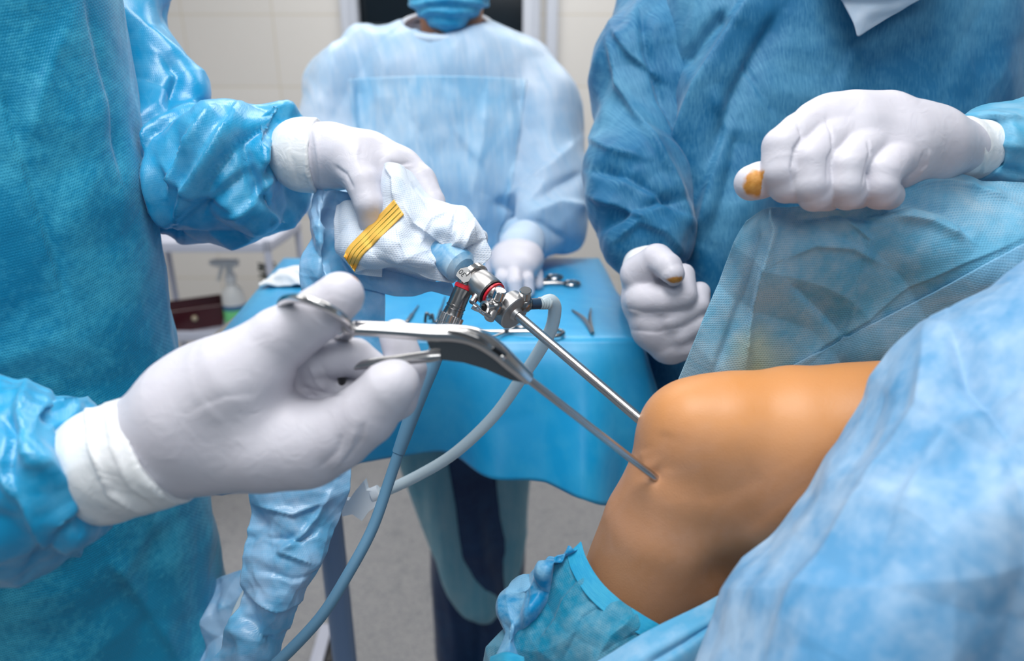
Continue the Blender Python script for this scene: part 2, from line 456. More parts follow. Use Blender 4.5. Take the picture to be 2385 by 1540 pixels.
M['drape_front'] = cloth('drape_front', lin(92, 160, 208), lin(178, 208, 234), pitch=.0014, dot=.3, mott=(13, 50), amt=.9, lo=.4, hi=.6, trans=.2)
M['drape_leg'] = cloth('drape_leg', lin(0, 142, 180), lin(130, 180, 200), pitch=.0016, dot=1.0, mott=(16, 110), amt=.8, lo=.42, hi=.6, trans=.15)
M['drape_band'] = cloth('drape_band', lin(0, 152, 200), lin(70, 186, 216), pitch=.0014, dot=.5, mott=(16, 260), fib=(.3, 2.2), amt=.8, trans=.1)
M['drape_low'] = cloth('drape_low', lin(90, 176, 220), lin(170, 208, 236), pitch=.0014, dot=.5, mott=(16, 60), amt=.8, trans=.2)
M['drape_table'] = cloth('drape_table', lin(6, 156, 214), lin(70, 182, 226), dot=.1, mott=(5, 40), amt=.6, trans=.05, rough=.36, spec=.55)
M['cloth_white'] = cloth('cloth_white', lin(196, 218, 240), lin(232, 240, 250), pitch=.0020, dot=.9, mott=(20, 60), amt=1, lo=.3, hi=.5, trans=.2, sheen=.1)
M['film_blue'] = cloth('film_blue', lin(110, 186, 226), lin(176, 210, 238), dot=.25, mott=(12, 40), amt=.9, lo=.42, hi=.58, rough=.3, trans=.3, spec=.6)
M['film_cap'] = cloth('film_cap', lin(50, 160, 214), lin(190, 220, 240), dot=0, mott=(30, 60), amt=1, lo=.42, hi=.58, rough=.3, trans=.2, spec=.6)
def glove_mat(name, col, bumpy=1.0):
    t = NT(name); o = t.obj(); at = t.n('ShaderNodeAttribute'); at.attribute_name = 'stain'
    big = t.ramp(t.noise(o, 28, 3), .35, .7)
    base = t.mix(t.math('MULTIPLY', big, .35), col, (col[0]*.93, col[1]*.9, col[2]*.93, 1))
    iod = t.mix(t.noise(o, 260, 4), lin(168, 100, 20), lin(226, 170, 90))
    t.l(t.mix(at.outputs['Fac'], base, iod), t.b.inputs['Base Color'])
    t.b.inputs['Roughness'].default_value = .46; t.b.inputs['Specular IOR Level'].default_value = .38
    t.b.inputs['Subsurface Weight'].default_value = .05; t.b.inputs['Subsurface Radius'].default_value = (.006, .004, .003); t.b.inputs['Subsurface Scale'].default_value = .6
    n1 = t.bump(t.noise(t.mapping(o, (1, 1, 1)), 70, 3, .5, 1.2), .0012*bumpy, .5); n2 = t.bump(t.noise(o, 900, 2), .00012, .4, n1)
    t.l(n2, t.b.inputs['Normal']); return t.m
M['glove'] = glove_mat('glove', lin(204, 203, 212))
M['glove_cuff'] = glove_mat('glove_cuff', lin(226, 230, 232), 1.6)
def skin_mat():
    t = NT('skin_iodine'); o = t.obj()
    a = t.ramp(t.noise(o, 7, 3, .5, .5), .35, .68); b = t.ramp(t.noise(o, 24, 4, .6, .8), .4, .7)
    c = t.mix(a, lin(188, 138, 102), lin(180, 124, 80)); c = t.mix(t.math('MULTIPLY', b, .5), c, lin(196, 150, 122))
    # streaks of orange antiseptic towards the upper side
    z = t.n('ShaderNodeSeparateXYZ'); t.l(o, z.inputs[0])
    top = t.ramp(t.math('ADD', z.outputs[2], t.math('MULTIPLY', t.noise(o, 14, 3, .5, 1), .05)), 1.185, 1.215)
    c = t.mix(t.math('MULTIPLY', top, .6), c, lin(206, 136, 62))
    t.l(c, t.b.inputs['Base Color']); t.b.inputs['Roughness'].default_value = .46; t.b.inputs['Specular IOR Level'].default_value = .45
    t.b.inputs['Subsurface Weight'].default_value = .1; t.b.inputs['Subsurface Radius'].default_value = (.008, .005, .002); t.b.inputs['Subsurface Scale'].default_value = .5
    v = t.n('ShaderNodeTexVoronoi'); v.inputs['Scale'].default_value = 900; t.l(o, v.inputs['Vector'])
    t.l(t.bump(t.noise(o, 180, 4), .0003, .4, t.bump(v.outputs['Distance'], .00012, .5)), t.b.inputs['Normal']); return t.m
M['skin'] = skin_mat()
M['skin_face'] = simple('skin_face', lin(196, 140, 112), .5, ins={'Subsurface Weight': .1})
def steel(name, c=.62, rough=.24, sc=(400, 400, 8), amt=.00006):
    t = NT(name); o = t.obj(); t.b.inputs['Base Color'].default_value = (c, c*.98, c*.97, 1); t.b.inputs['Metallic'].default_value = 1
    nz = t.noise(t.mapping(o, sc), 1, 3); t.l(t.ramp(nz, -.6, 1.6), t.b.inputs['Roughness'])
    r = t.math('ADD', t.math('MULTIPLY', nz, .12), rough-.06); t.l(r, t.b.inputs['Roughness'])
    t.l(t.bump(nz, amt, .4), t.b.inputs['Normal']); return t.m
M['steel'] = steel('steel', .55, .24); M['steel_dark'] = steel('steel_dark', .30, .24); M['steel_bright'] = steel('steel_bright', .62, .16, (90, 90, 90), .00002)
M['steel_satin'] = steel('steel_satin', .5, .36, (700, 700, 700))
M['red'] = simple('red_ring', lin(196, 24, 44), .35); M['black'] = simple('black_plastic', lin(20, 22, 26), .4); M['navy'] = simple('navy_connector', lin(26, 56, 82), .35)
M['ink'] = simple('ink', lin(24, 30, 34), .5)
M['cable'] = simple('cable_rubber', lin(92, 134, 162), .42, ns=300, nd=.0001)
def clear(name, col, tr=.55, rough=.25):
    t = NT(name); t.b.inputs['Base Color'].default_value = col; t.b.inputs['Roughness'].default_value = rough; t.b.inputs['Transmission Weight'].default_value = tr; t.b.inputs['IOR'].default_value = 1.3
    t.l(t.bump(t.noise(t.obj(), 90, 2), .0003, .3), t.b.inputs['Normal']); return t.m
M['tube'] = clear('clear_tube', lin(205, 222, 230), .35); M['clamp'] = clear('clamp_plastic', lin(232, 238, 242), .05, .35)
M['tape'] = simple('yellow_tape', lin(238, 186, 82), .55, ns=400); M['green_ink'] = simple('green_ink', lin(70, 104, 10), .5)
M['mask'] = cloth('mask', lin(40, 156, 206), lin(110, 196, 230), dot=.2, mott=(20, 90), amt=.7, trans=.1)
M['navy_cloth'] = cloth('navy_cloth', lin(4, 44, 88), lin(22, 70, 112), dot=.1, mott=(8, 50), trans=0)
M['white_paint'] = simple('white_paint', lin(196, 200, 216), .4); M['frame_paint'] = simple('frame_paint', lin(190, 196, 208), .4)
M['grey_paint'] = simple('grey_paint', lin(112, 140, 178), .35)
M['maroon'] = simple('maroon_plastic', lin(72, 16, 26), .35); M['bottle'] = simple('bottle_plastic', lin(214, 216, 216), .4)
M['white_plastic'] = simple('white_plastic', lin(226, 228, 230), .45); M['label_green'] = simple('label_green', lin(120, 214, 140), .5); M['label_blue'] = simple('label_blue', lin(60, 110, 150), .5)
M['dark_green'] = simple('dark_green', lin(50, 72, 66), .6); M['gauze'] = simple('gauze', lin(236, 238, 240), .9, ns=240, nd=.001)
M['dark_glass'] = simple('dark_glass', lin(16, 26, 34), .12, ns=3, nd=.0002); M['dark_panel'] = simple('dark_panel', lin(34, 52, 58), .3)
M['cardboard'] = simple('beige_pack', lin(190, 176, 150), .6)
def wall_mat():
    t = NT('wall_tiles'); o = t.obj(); br = t.n('ShaderNodeTexBrick'); br.offset = 0; br.squash = 1
    sp = t.n('ShaderNodeSeparateXYZ'); t.l(o, sp.inputs[0]); cb = t.n('ShaderNodeCombineXYZ'); t.l(t.math('ADD', sp.outputs[0], .255), cb.inputs[0]); t.l(t.math('ADD', sp.outputs[2], .12), cb.inputs[1]); t.l(cb.outputs[0], br.inputs['Vector'])
    br.inputs['Color1'].default_value = lin(218, 215, 211); br.inputs['Color2'].default_value = lin(214, 211, 207); br.inputs['Mortar'].default_value = lin(202, 194, 178)
    br.inputs['Scale'].default_value = 1; br.inputs['Mortar Size'].default_value = .003; br.inputs['Brick Width'].default_value = .40; br.inputs['Row Height'].default_value = .30; br.inputs['Mortar Smooth'].default_value = .3
    t.l(br.outputs['Color'], t.b.inputs['Base Color']); t.b.inputs['Roughness'].default_value = .3
    t.l(t.bump(t.math('SUBTRACT', 1.0, br.outputs['Fac']), .001, .5), t.b.inputs['Normal']); return t.m
M['wall'] = wall_mat()
def floor_mat():
    t = NT('floor_terrazzo'); o = t.obj(); v = t.n('ShaderNodeTexVoronoi'); v.inputs['Scale'].default_value = 130; t.l(o, v.inputs['Vector'])
    a = t.ramp(v.outputs['Distance'], .1, .6); c = t.mix(a, lin(128, 130, 136), lin(156, 156, 158))
    c = t.mix(t.math('MULTIPLY', t.ramp(t.noise(o, 22, 5), .55, .7), .4), c, lin(104, 110, 116))
    t.l(c, t.b.inputs['Base Color']); t.b.inputs['Roughness'].default_value = .45; return t.m
M['floor'] = floor_mat()
# ================================================================== the room
def struct(name, mb, mat): return tag(mb.build(name, mat), kind='structure')
struct('floor', MB().box((0, 1.0, -.05), (6, 5.4, .1)), M['floor'])
WY = 3.3
# back wall with a door opening (x -.75 .. .06)
DX0, DX1, DZ = -.70, .075, 2.1
wb = MB(); wb.box(((-3+DX0)/2, WY+.05, 1.4), (DX0+3, .1, 2.8)); wb.box(((3+DX1)/2, WY+.05, 1.4), (3-DX1, .1, 2.8)); wb.box(((DX0+DX1)/2, WY+.05, (DZ+2.8)/2), (DX1-DX0, .1, 2.8-DZ))
struct('wall_back', wb, M['wall'])
struct('wall_left', MB().box((-3.05, 1.0, 1.4), (.1, 5.4, 2.8)), M['wall'])
struct('wall_right', MB().box((3.05, 1.0, 1.4), (.1, 5.4, 2.8)), M['wall'])
struct('ceiling', MB().box((0, 1.0, 2.85), (6.2, 5.4, .1)), simple('ceiling_paint', lin(232, 234, 236), .8))
d = empty('door_1', (DX0, WY, 0)); tag(d, kind='structure')
MB().box(((DX0+DX1)/2, WY+.06, DZ/2), (DX1-DX0-.01, .02, DZ-.01)).build('dark_glass', M['dark_glass'], d)
MB().box(((DX0+DX1)/2+.10, WY+.035, DZ/2), (.02, .03, DZ-.06)).box((DX0+.2, WY+.035, 1.63), (.36, .02, .03)).box((DX0+.2, WY+.035, 1.30), (.36, .02, .03)).build('glazing_bar', M['dark_panel'], d)
for xx in (DX0, DX1+.02):
    MB().box((xx-.01, WY-.01, DZ/2), (.075, .05, DZ), bev=.004).box((xx+.012, WY-.04, DZ/2), (.02, .02, DZ)).build('door_frame', M['frame_paint'], d)
MB().box(((DX0+DX1)/2, WY-.01, DZ+.03), (DX1-DX0+.1, .05, .07), bev=.004).build('door_frame', M['frame_paint'], d)
tm = MB().box((DX1+.10, WY-.02, 1.4), (.05, .04, 2.8), bev=.006); struct('trim_1', tm, M['frame_paint'])
struct('baseboard_back', MB().box((1.6, WY-.01, .04), (2.7, .02, .08)).box((-1.9, WY-.01, .04), (2.2, .02, .08)), M['frame_paint'])

# ================================================================== white wire-leg trolley by the back wall
T = empty('tray_trolley', (-.95, 2.0, 0), 'white painted metal trolley with two open tray shelves against the tiled wall', 'trolley')
def rail(mb, pts, r): mb.tube(pts, r, 8, sub=1); return mb
cx0, cx1, cy0, cy1, zt, zb = -1.17, -.72, 1.97, 2.27, .945, .665
for (lx, ly) in ((cx0, cy0), (cx1, cy0), (cx0, cy1), (cx1, cy1), (-1.115, cy0+.02)):
    MB().tube([(lx, ly, .06), (lx, ly, zt+.02)], .011, 10, sub=1).build('leg', M['white_paint'], T)
for z in (zt, zb):
    mb = MB().box(((cx0+cx1)/2, (cy0+cy1)/2, z-.012), (cx1-cx0, cy1-cy0, .005))
    for a, b in (((cx0, cy0), (cx1, cy0)), ((cx0, cy1), (cx1, cy1)), ((cx0, cy0), (cx0, cy1)), ((cx1, cy0), (cx1, cy1))):
        mb.box(((a[0]+b[0])/2, (a[1]+b[1])/2, z), (abs(a[0]-b[0])+.02, abs(a[1]-b[1])+.02, .03), bev=.003)
    mb.build('tray_shelf', M['white_paint'], T)
for (lx, ly) in ((cx0, cy0), (cx1, cy0), (cx0, cy1), (cx1, cy1)):
    MB().lathe((lx-.012, ly, .03), (1, 0, 0), [(0, .022), (.003, .03), (.021, .03), (.024, .022)], 18).build('caster_wheel', M['black'], T)
# maroon basin, tilted on its shelf
zb2 = zb-.0095
bx = empty('instrument_box', (-1.03, 2.08, zb2), 'dark maroon open plastic box with slanted sides on the lower trolley shelf', 'box')
R = Matrix.Rotation(radians(30), 3, 'Z')
def tray(mb, L, W, H, fl, th):
    def ring(z, e): return [R @ Vector((sx*(L/2+e), sy*(W/2+e), z)) + Vector((-1.035, 2.085, zb2)) for sx, sy in ((-1, -1), (1, -1), (1, 1), (-1, 1))]
    a = ring(0, 0); b = ring(H, fl); c = ring(H, fl-th); e = ring(th, -th)
    vs = a+b+c+e; fs = [(3, 2, 1, 0)]
    for k in range(4):
        j = (k+1) % 4; fs += [(k, j, 4+j, 4+k), (4+k, 4+j, 8+j, 8+k), (8+k, 8+j, 12+j, 12+k)]
    fs.append((12, 13, 14, 15)); mb.add(vs, fs, False); return mb
tray(MB(), .17, .085, .075, .018, .003).build('box_body', M['maroon'], bx)
rimp = [R @ Vector((sx*.102, sy*.060, .075)) + Vector((-1.035, 2.085, zb2)) for sx, sy in ((-1, -1), (1, -1), (1, 1), (-1, 1))]
MB().tube(rimp, .003, 6, cyc=True, sub=1).build('rim', M['maroon'], bx)
MB().ball(R @ Vector((.005, -.062, .045)) + Vector((-1.035, 2.085, zb2)), .009, 12, 8).build('button', M['cardboard'], bx)
# spray bottle
def spray(x, y, z):
    b = empty('spray_bottle', (x, y, z), 'translucent white trigger spray bottle with a green label beside the maroon box', 'bottle')
    MB().lathe((x, y, z), (0, 0, 1), [(0, .03), (.004, .035), (.10, .035), (.125, .030), (.142, .014), (.155, .013)], 28).build('bottle_body', M['bottle'], b)
    MB().lathe((x, y, z+.022), (0, 0, 1), [(0, .0354), (.042, .0354)], 28, cap=False).build('label', M['label_green'], b)
    MB().lathe((x, y, z+.064), (0, 0, 1), [(0, .0355), (.016, .0355)], 28, cap=False).build('label', M['label_blue'], b)
    MB().lathe((x, y, z+.152), (0, 0, 1), [(0, .017), (.022, .017), (.024, .012), (.05, .011)], 20).build('collar', M['white_plastic'], b)
    MB().box((x-.008, y, z+.213), (.078, .022, .022), bev=.004).box((x-.05, y, z+.214), (.014, .016, .014), bev=.002).build('spray_head', M['white_plastic'], b)
    MB().tube([(x-.020, y, z+.205), (x-.028, y, z+.185), (x-.040, y, z+.155)], [.006, .0055, .005], 10).build('trigger', M['white_plastic'], b)
spray(-.888, 2.08, zb2)
# dark green sprigs of pack/brush behind the bottle
vg = empty('bottle_brush', (-.80, 2.17, zb2), 'dark green bristled brush standing behind the spray bottle', 'brush')
mb = MB(); rs = random.Random(3)
for k in range(46):
    a = rs.uniform(0, 2*pi); zz = rs.uniform(.10, .19); L = .03
    mb.tube([(-.80, 2.17, zb2+zz), (-.80+cos(a)*L, 2.17+sin(a)*L, zb2+zz+rs.uniform(-.006, .018))], .0028, 5, sub=1)
mb.build('bristles', M['dark_green'], vg); MB().cyl((-.80, 2.17, zb2), (-.80, 2.17, zb2+.19), .004, n=10).build('handle', M['dark_panel'], vg)
# small things on the top shelf, peeping under the sleeve
for k, (px, h, r, m, lb) in enumerate([(352, .05, .016, 'bottle', 'small clear vial on the top trolley shelf, leftmost'), (447, .038, .012, 'dark_green', 'dark green capped vial in the middle of the top trolley shelf'), (520, .03, .014, 'navy', 'dark blue capped vial at the right of the top trolley shelf')]):
    q = YP(px, 560, 2.06); v = empty('vial', (q.x, 2.06, zt-.0095), lb, 'vial', 'vials on the top trolley shelf')
    MB().lathe((q.x, 2.06, zt-.0095), (0, 0, 1), [(0, r*.9), (.003, r), (h*.6, r), (h*.72, r*.6), (h*.8, r*.6)], 16).build('glass_body', M['bottle'], v)
    MB().cyl((q.x, 2.06, zt-.0095+h*.78), (q.x, 2.06, zt-.0095+h), r*.68, n=16).build('cap', M[m] if m != 'bottle' else M['white_plastic'], v)

# ================================================================== instrument table
TZ = 1.10
tb = empty('instrument_table', (-.13, 1.0, 0), 'metal instrument table hidden under a blue drape, its round blue-grey leg showing below', 'table')
MB().box((-.13, 1.005, TZ-.022), (.53, .39, .02), bev=.004).build('tabletop', M['steel_satin'], tb)
for (lx, ly) in ((-.272, .86),):
    MB().tube([(lx, ly, .02), (lx, ly, TZ-.03)], .019, 20, sub=1).build('leg', M['grey_paint'], tb)
MB().box((-.272, .80, .03), (.05, .40, .035), bev=.006).build('crossbar', M['grey_paint'], tb)
# drape: top + hanging skirt, one continuous sheet
def table_drape():
    x0, x1, y0, y1 = -.415, .158, .790, 1.212; z = TZ+.001
    N = 60
    # perimeter point and outward direction
    def per(t):
        L = [x1-x0, y1-y0, x1-x0, y1-y0]; s = (t % 1)*sum(L); r = .02
        for k, l in enumerate(L):
            if s <= l: break
            s -= l
        u = s/l
        c = [(x0, y0), (x1, y0), (x1, y1), (x0, y1)]; a = c[k]; b = c[(k+1) % 4]
        n = [(0, -1), (1, 0), (0, 1), (-1, 0)][k]
        # swing the normal round the corners
        pn = [(0, -1), (1, 0), (0, 1), (-1, 0)][k-1]; nn = [(0, -1), (1, 0), (0, 1), (-1, 0)][(k+1) % 4]
        e = .08; w0 = max(0, 1-s/e)*.5; w1 = max(0, 1-(l-s)/e)*.5
        nx = n[0]*(1-w0-w1)+pn[0]*w0+nn[0]*w1; ny = n[1]*(1-w0-w1)+pn[1]*w0+nn[1]*w1; q = math.hypot(nx, ny)
        return a[0]+(b[0]-a[0])*u, a[1]+(b[1]-a[1])*u, nx/q, ny/q, k, u
    NP = 420; cxm, cym = (x0+x1)/2, (y0+y1)/2; v = []; rows = []
    prof = [('t', f) for f in np.linspace(0, 1, 16)] + [('s', f) for f in np.linspace(.012, 1, 34)]
    for kind, f in prof:
        row = []
        for i in range(NP):
            t = i/NP; X, Y, nx, ny, k, u = per(t)
            X += .048*(1-(Y-y0)/(y1-y0))*(x1-X)/(x1-x0)
            if kind == 't':
                row.append((cxm+(X-cxm)*f, cym+(Y-cym)*f, z-.0025*max(0, f-.9)*10))
            else:
                # hang length around the table: front short, right corner flap long
                L = .165
                if k == 0: L = .150 + .012*sin(u*9) + .075*max(0, (u-.86)/.14)**1.2 + .03*max(0, .22-u)/.22
                if k == 1: L = .225 - .10*min(1, u/.5)
                if k == 3: L = .15+.04*u
                ph = 2*pi*(9*t+.9*sin(2*pi*t*3)); wob = (.006+.018*f)*sin(ph)*f**.7 + .010*f*sin(ph*2.3+1)
                out = .012*(1-math.exp(-f*12)) + (.035*f + wob)*(.25 if k == 3 else 1)
                if k == 0 and u > .78: out += .05*f*(u-.78)/.22
                row.append((X+nx*out, Y+ny*out, z-.004-L*f*(1-.02*cos(ph))))
        rows.append(row)
    v = np.array([p for r in rows for p in r]); nr = len(rows)
    i = np.arange(nr-1)[:, None]*NP; j = np.arange(NP)[None, :]; j2 = (j+1) % NP
    f = np.stack([i+j, i+j2, i+NP+j2, i+NP+j], -1).reshape(-1, 4)
    Nn = vnormals(v, f)
    h = crumple(v, .11, .004, 21, 4, (1, 1, .7)); top = np.clip((v[:, 2]-(TZ-.03))/.03, 0, 1)
    v = v + Nn*((h)*(1-top*.97))[:, None]*np.sign(1)
    uv = np.stack([v[:, 0]+.4*v[:, 1], v[:, 1]-v[:, 2]], 1)
    o = mesh_obj('table_drape', v, f, M['drape_table'], None, True, uv)
    m = o.modifiers.new('thick', 'SOLIDIFY'); m.thickness = .0008
    return tag(o, 'bright blue surgical drape covering the instrument table and hanging over its edges', 'drape')
table_drape()
# gauze pack on the table
gz = G(685, 662, TZ)
rs = np.random.RandomState(4)
net = [[(gz.x-.045+.030*j, gz.y-.03+.02*i, TZ+.004+(.018 if 0 < i < 3 and 0 < j < 3 else 0)+rs.uniform(0, .004)) for j in range(4)] for i in range(4)]
o = sheet('gauze_swab', None, 40, 40, M['gauze'], None, lambda v: crumple(v, .02, .0035, 5, 5), .002, world=net)
tag(o, 'crumpled white gauze swab at the left back of the blue instrument table', 'gauze')
# steel instruments lying on the drape
def T3(px, py, lift=.004): g = G(px, py, TZ+lift); return g
def ringed(name, lb, a, b, c, s=1.0, mat='steel_dark', open_=.5):
    """scissor-like instrument: a,b ring centres, c pivot, tip beyond"""
    o = empty(name, (c.x, c.y, TZ), lb, name.split('_')[-1], 'steel instruments on the blue table')
    piv = c
    for q, sg in ((a, 1), (b, -1)):
        d = (piv-q).normalized(); tip = piv+d*.045*s+Vector((d.y, -d.x, 0))*.002*sg
        rp = [q+Vector((cos(t), sin(t), 0))*.0115*s for t in np.linspace(0, 2*pi, 13)[:-1]]
        MB().tube(rp, .0026*s, 8, cyc=True, sub=2).build('finger_ring', M[mat], o)
        MB().tube([q+d*.0115*s, (q+piv)/2+Vector((0, 0, .001)), piv, tip], [.0028*s, .0026*s, .003*s, .0010*s], 8, flat=(1, .7)).build('shank', M[mat], o)
    MB().cyl(piv-Vector((0, 0, .002)), piv+Vector((0, 0, .004)), .0035, n=14).build('pivot_screw', M['steel_dark'], o)
    return o
ringed('haemostat_clamp', 'steel ring-handled clamp lying beside the assistant\'s gloved hand', T3(1332, 660, .006), T3(1292, 646, .012), T3(1250, 660, .006))
ringed('needle_holder', 'steel needle holder with one ring on the front of the table below the scope', T3(1215, 756, .006), T3(1292, 775, .006), T3(1180, 772, .006), .95)
def tweezer(pts, lb):
    o = empty('tweezers', tuple(pts[1]), lb, 'tweezers', 'steel instruments on the blue table')
    MB().tube([pts[0], (pts[0]+pts[1])/2+Vector((.003, 0, .003)), pts[1]], [.0012, .0026, .003], 8, flat=(1, .6)).build('arm', M['steel_dark'], o)
    MB().tube([pts[2], (pts[2]+pts[1])/2+Vector((-.003, 0, .003)), pts[1]], [.0012, .0026, .003], 8, flat=(1, .6)).build('arm', M['steel_dark'], o)
tweezer([T3(1332, 722), T3(1380, 776), T3(1376, 718)], 'open steel tweezers spread in a V on the right front of the table')
def probe(name, a, b, lb, cat):
    o = empty(name, tuple((a+b)/2), lb, cat, 'steel instruments on the blue table')
    MB().tube([a, a*.6+b*.4, a*.45+b*.55, b], [.0026, .0028, .0016, .0008], 8).build('handle', M['steel_dark'], o)
    MB().ball(tuple(a), .003, 10, 8).build('end_knob', M['steel_dark'], o)
probe('scalpel_handle', T3(948, 750), T3(975, 711), 'thin dark steel scalpel handle lying left of the scope on the table', 'scalpel')
probe('probe', T3(1018, 750), T3(1037, 690), 'fine pale steel probe half hidden behind the scope post', 'probe')
cl = empty('towel_clip', tuple(T3(1000, 745)), 'small steel towel clip standing behind the forceps shank on the table', 'clip', 'steel instruments on the blue table')
a, b = T3(990, 752), T3(1010, 752)
MB().tube([a, a+Vector((.002, .004, .012)), a+Vector((.008, .004, .004))], .002, 8).build('jaw', M['steel_dark'], cl)
MB().tube([b, b+Vector((-.002, .004, .010)), b+Vector((-.006, .004, .003))], .002, 8).build('jaw', M['steel_dark'], cl)
# stray foot of a stand on the floor
q0, q1 = G(735, 1560, .03), G(762, 1462, .03)
ft = empty('stand_foot', tuple(q1), 'pale grey metal stand foot with a black rubber strip on the terrazzo floor', 'stand')
dv = (q1-q0).normalized(); Rz = Matrix.Rotation(math.atan2(dv.y, dv.x), 3, 'Z')
MB().box(tuple((q0+q1)/2), ((q1-q0).length, .034, .03), Rz, .005).build('foot_bar', M['white_paint'], ft)
MB().box(tuple((q0+q1)/2+Vector((.026, 0, -.008))), ((q1-q0).length*.8, .018, .04), Rz, .004).build('rubber_strip', M['black'], ft)
# ================================================================== left surgeon
def px_uv(v): return v
LS = empty('person', (-.53, .62, 0), 'surgeon at the left in teal gown, holding the forceps and the cloth-wrapped camera', 'person')
s = SDF(.0034)
# torso column (world) and skirt
for dx, dy in ((-.07, 0), (.03, .0)):
    s.chain([(-.53+dx, .63+dy, .72, .165), (-.53+dx, .63+dy, 1.05, .155), (-.53+dx, .63+dy, 1.30, .165), (-.52+dx, .63+dy, 1.55, .15)], .02, .08, world=True, sq=(1.0, .88, 1))
s.gk = .035
TOR = s
o = body('gown', s, M['gown_left'], LS, lambda v: crumple(v, .15, .010, 3, 5, (1, 1, .5)) + crumple(v, .045, .0016, 4, 5) + soft(v, .03, .0008, 9) + fold(v, [
    ([(0, 190), (25, 290), (60, 400), (110, 560), (170, 760)], 16, -.005), ([(200, 0), (232, 120), (262, 240), (285, 420)], 16, -.004),
    ([(150, 60), (90, 200), (60, 330)], 30, .003), ([(330, 900), (300, 1050), (360, 1250)], 22, .004), ([(250, 1300), (330, 1400), (420, 1540)], 24, .004)]),
    clip=lambda v: (v[:, 2] < .60))
# upper arm + far sleeve
s = SDF(.0026); s.gk = .02
s.chain([(300, -150, .74, 98), (318, 60, .735, 92), (345, 240, .72, 105), (400, 360, .705, 120), (480, 388, .70, 140), (570, 395, .69, 150), (640, 385, .685, 136), (690, 375, .68, 100)], .03, .02); s.plane(P(662, 362, .675), P(742, 364, .67)-P(655, 360, .672))
s.chain([(395, 185, .72, 46), (420, 230, .715, 48)], .01, .012); s.chain([(420, 420, .70, 120), (560, 430, .69, 115)], .02, .02)
s.chain([(580, 300, .68, 56), (690, 300, .675, 44)], .02, .02)
FS = [([(375, 140), (410, 180), (385, 250), (330, 300), (290, 350)], 20, -.008), ([(470, 240), (430, 270), (375, 330), (340, 420), (300, 500)], 17, -.008),
      ([(520, 265), (490, 310), (450, 370), (420, 450)], 15, .008), ([(560, 240), (545, 300), (500, 370), (450, 450), (420, 520)], 17, .009),
      ([(640, 250), (600, 290), (560, 330), (500, 420), (470, 500)], 15, -.007), ([(560, 330), (575, 400), (600, 460), (660, 500)], 14, -.008),
      ([(700, 270), (660, 300), (620, 345), (610, 400)], 13, .007), ([(570, 400), (500, 460), (400, 520)], 16, -.006), ([(365, 300), (362, 380), (385, 470), (420, 530)], 18, .010),
      ([(400, 380), (470, 450), (560, 480)], 18, .005), ([(640, 400), (600, 460), (520, 500)], 14, .006)]
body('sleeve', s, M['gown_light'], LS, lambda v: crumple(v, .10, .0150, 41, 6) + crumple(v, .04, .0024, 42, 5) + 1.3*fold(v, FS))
# near sleeve
s = SDF(.0022); s.gk = .02
s.chain([(-320, 1120, .44, 300), (-60, 1115, .435, 235), (60, 1110, .43, 218), (150, 1095, .425, 180), (205, 1080, .42, 128)], .03, .02); s.plane(P(190, 1085, .42), P(400, 1035, .42)-P(200, 1085, .42))
FS2 = [([(60, 880), (40, 960), (60, 1060), (120, 1150), (160, 1250)], 22, .007), ([(140, 890), (120, 960), (150, 1040), (140, 1100)], 18, -.005),
       ([(0, 1100), (60, 1180), (100, 1260), (200, 1290)], 20, .006), ([(0, 960), (30, 1010), (20, 1100), (60, 1200)], 20, -.006), ([(160, 1200), (120, 1260), (60, 1330)], 16, -.004), ([(200, 930), (150, 980), (110, 1000)], 16, .004)]
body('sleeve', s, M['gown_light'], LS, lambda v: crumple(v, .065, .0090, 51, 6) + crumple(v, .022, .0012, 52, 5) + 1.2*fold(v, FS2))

# ---- near hand holding the forceps
s = SDF(.0012); s.gk = .004
PALM, = (0,)
s.chain([(300, 1058, .425, 102), (440, 965, .418, 130), (550, 900, .412, 118), (588, 872, .408, 84)], .02, .02, grp=0)
s.chain([(300, 1080, .43, 100), (470, 1030, .425, 122), (620, 1038, .42, 108), (715, 1042, .42, 96)], .02, .015, grp=0)
s.chain([(510, 910, .43, 114), (585, 975, .43, 92)], .02, .02, grp=0)
s.chain([(560, 870, .41, 100), (652, 790, .408, 74), (742, 733, .404, 62), (792, 690, .40, 55)], .012, .008, grp=0)          # thumb
s.chain([(700, 1030, .42, 98), (780, 1012, .415, 86), (850, 965, .41, 74), (905, 905, .405, 63), (922, 893, .404, 56)], .010, .008, grp=0)   # ring finger, nearest
s.chain([(640, 860, .440, 60), (740, 838, .432, 47), (828, 832, .430, 45), (872, 862, .432, 40)], .006, .005, grp=1)   # index, behind the thumb
s.chain([(650, 950, .445, 60), (712, 872, .438, 40), (745, 885, .438, 40), (800, 915, .446, 36)], .006, .004, grp=2)   # middle, curled
s.chain([(780, 1010, .45, 60), (925, 930, .452, 48), (948, 860, .450, 46), (924, 784, .450, 42)], .006, .004, grp=3)   # little finger raised behind the shank
s.chain([(760, 960, .445, 55), (840, 900, .445, 42), (890, 880, .44, 36)], .006, .004, grp=3)
glove_n = body('gloved_hand', s, M['glove'], LS, lambda v: soft(v, .04, .0006, 3) + fold(v, [([(430, 960), (520, 925), (600, 915)], 16, -.0004), ([(745, 1090), (790, 1050), (800, 1010)], 8, -.0010), ([(775, 1095), (820, 1040), (830, 1000)], 7, .0010),
      ([(805, 1075), (845, 1020), (850, 985)], 7, -.001), ([(690, 850), (700, 900), (740, 930)], 8, -.001), ([(720, 850), (735, 890), (760, 915)], 6, .0012), ([(745, 845), (765, 885), (790, 905)], 6, -.001), ([(700, 905), (740, 915), (800, 925)], 6, -.001)]),
      it=3, stain=spot([(905, 968, .385, .006), (835, 640, .40, .004)]))
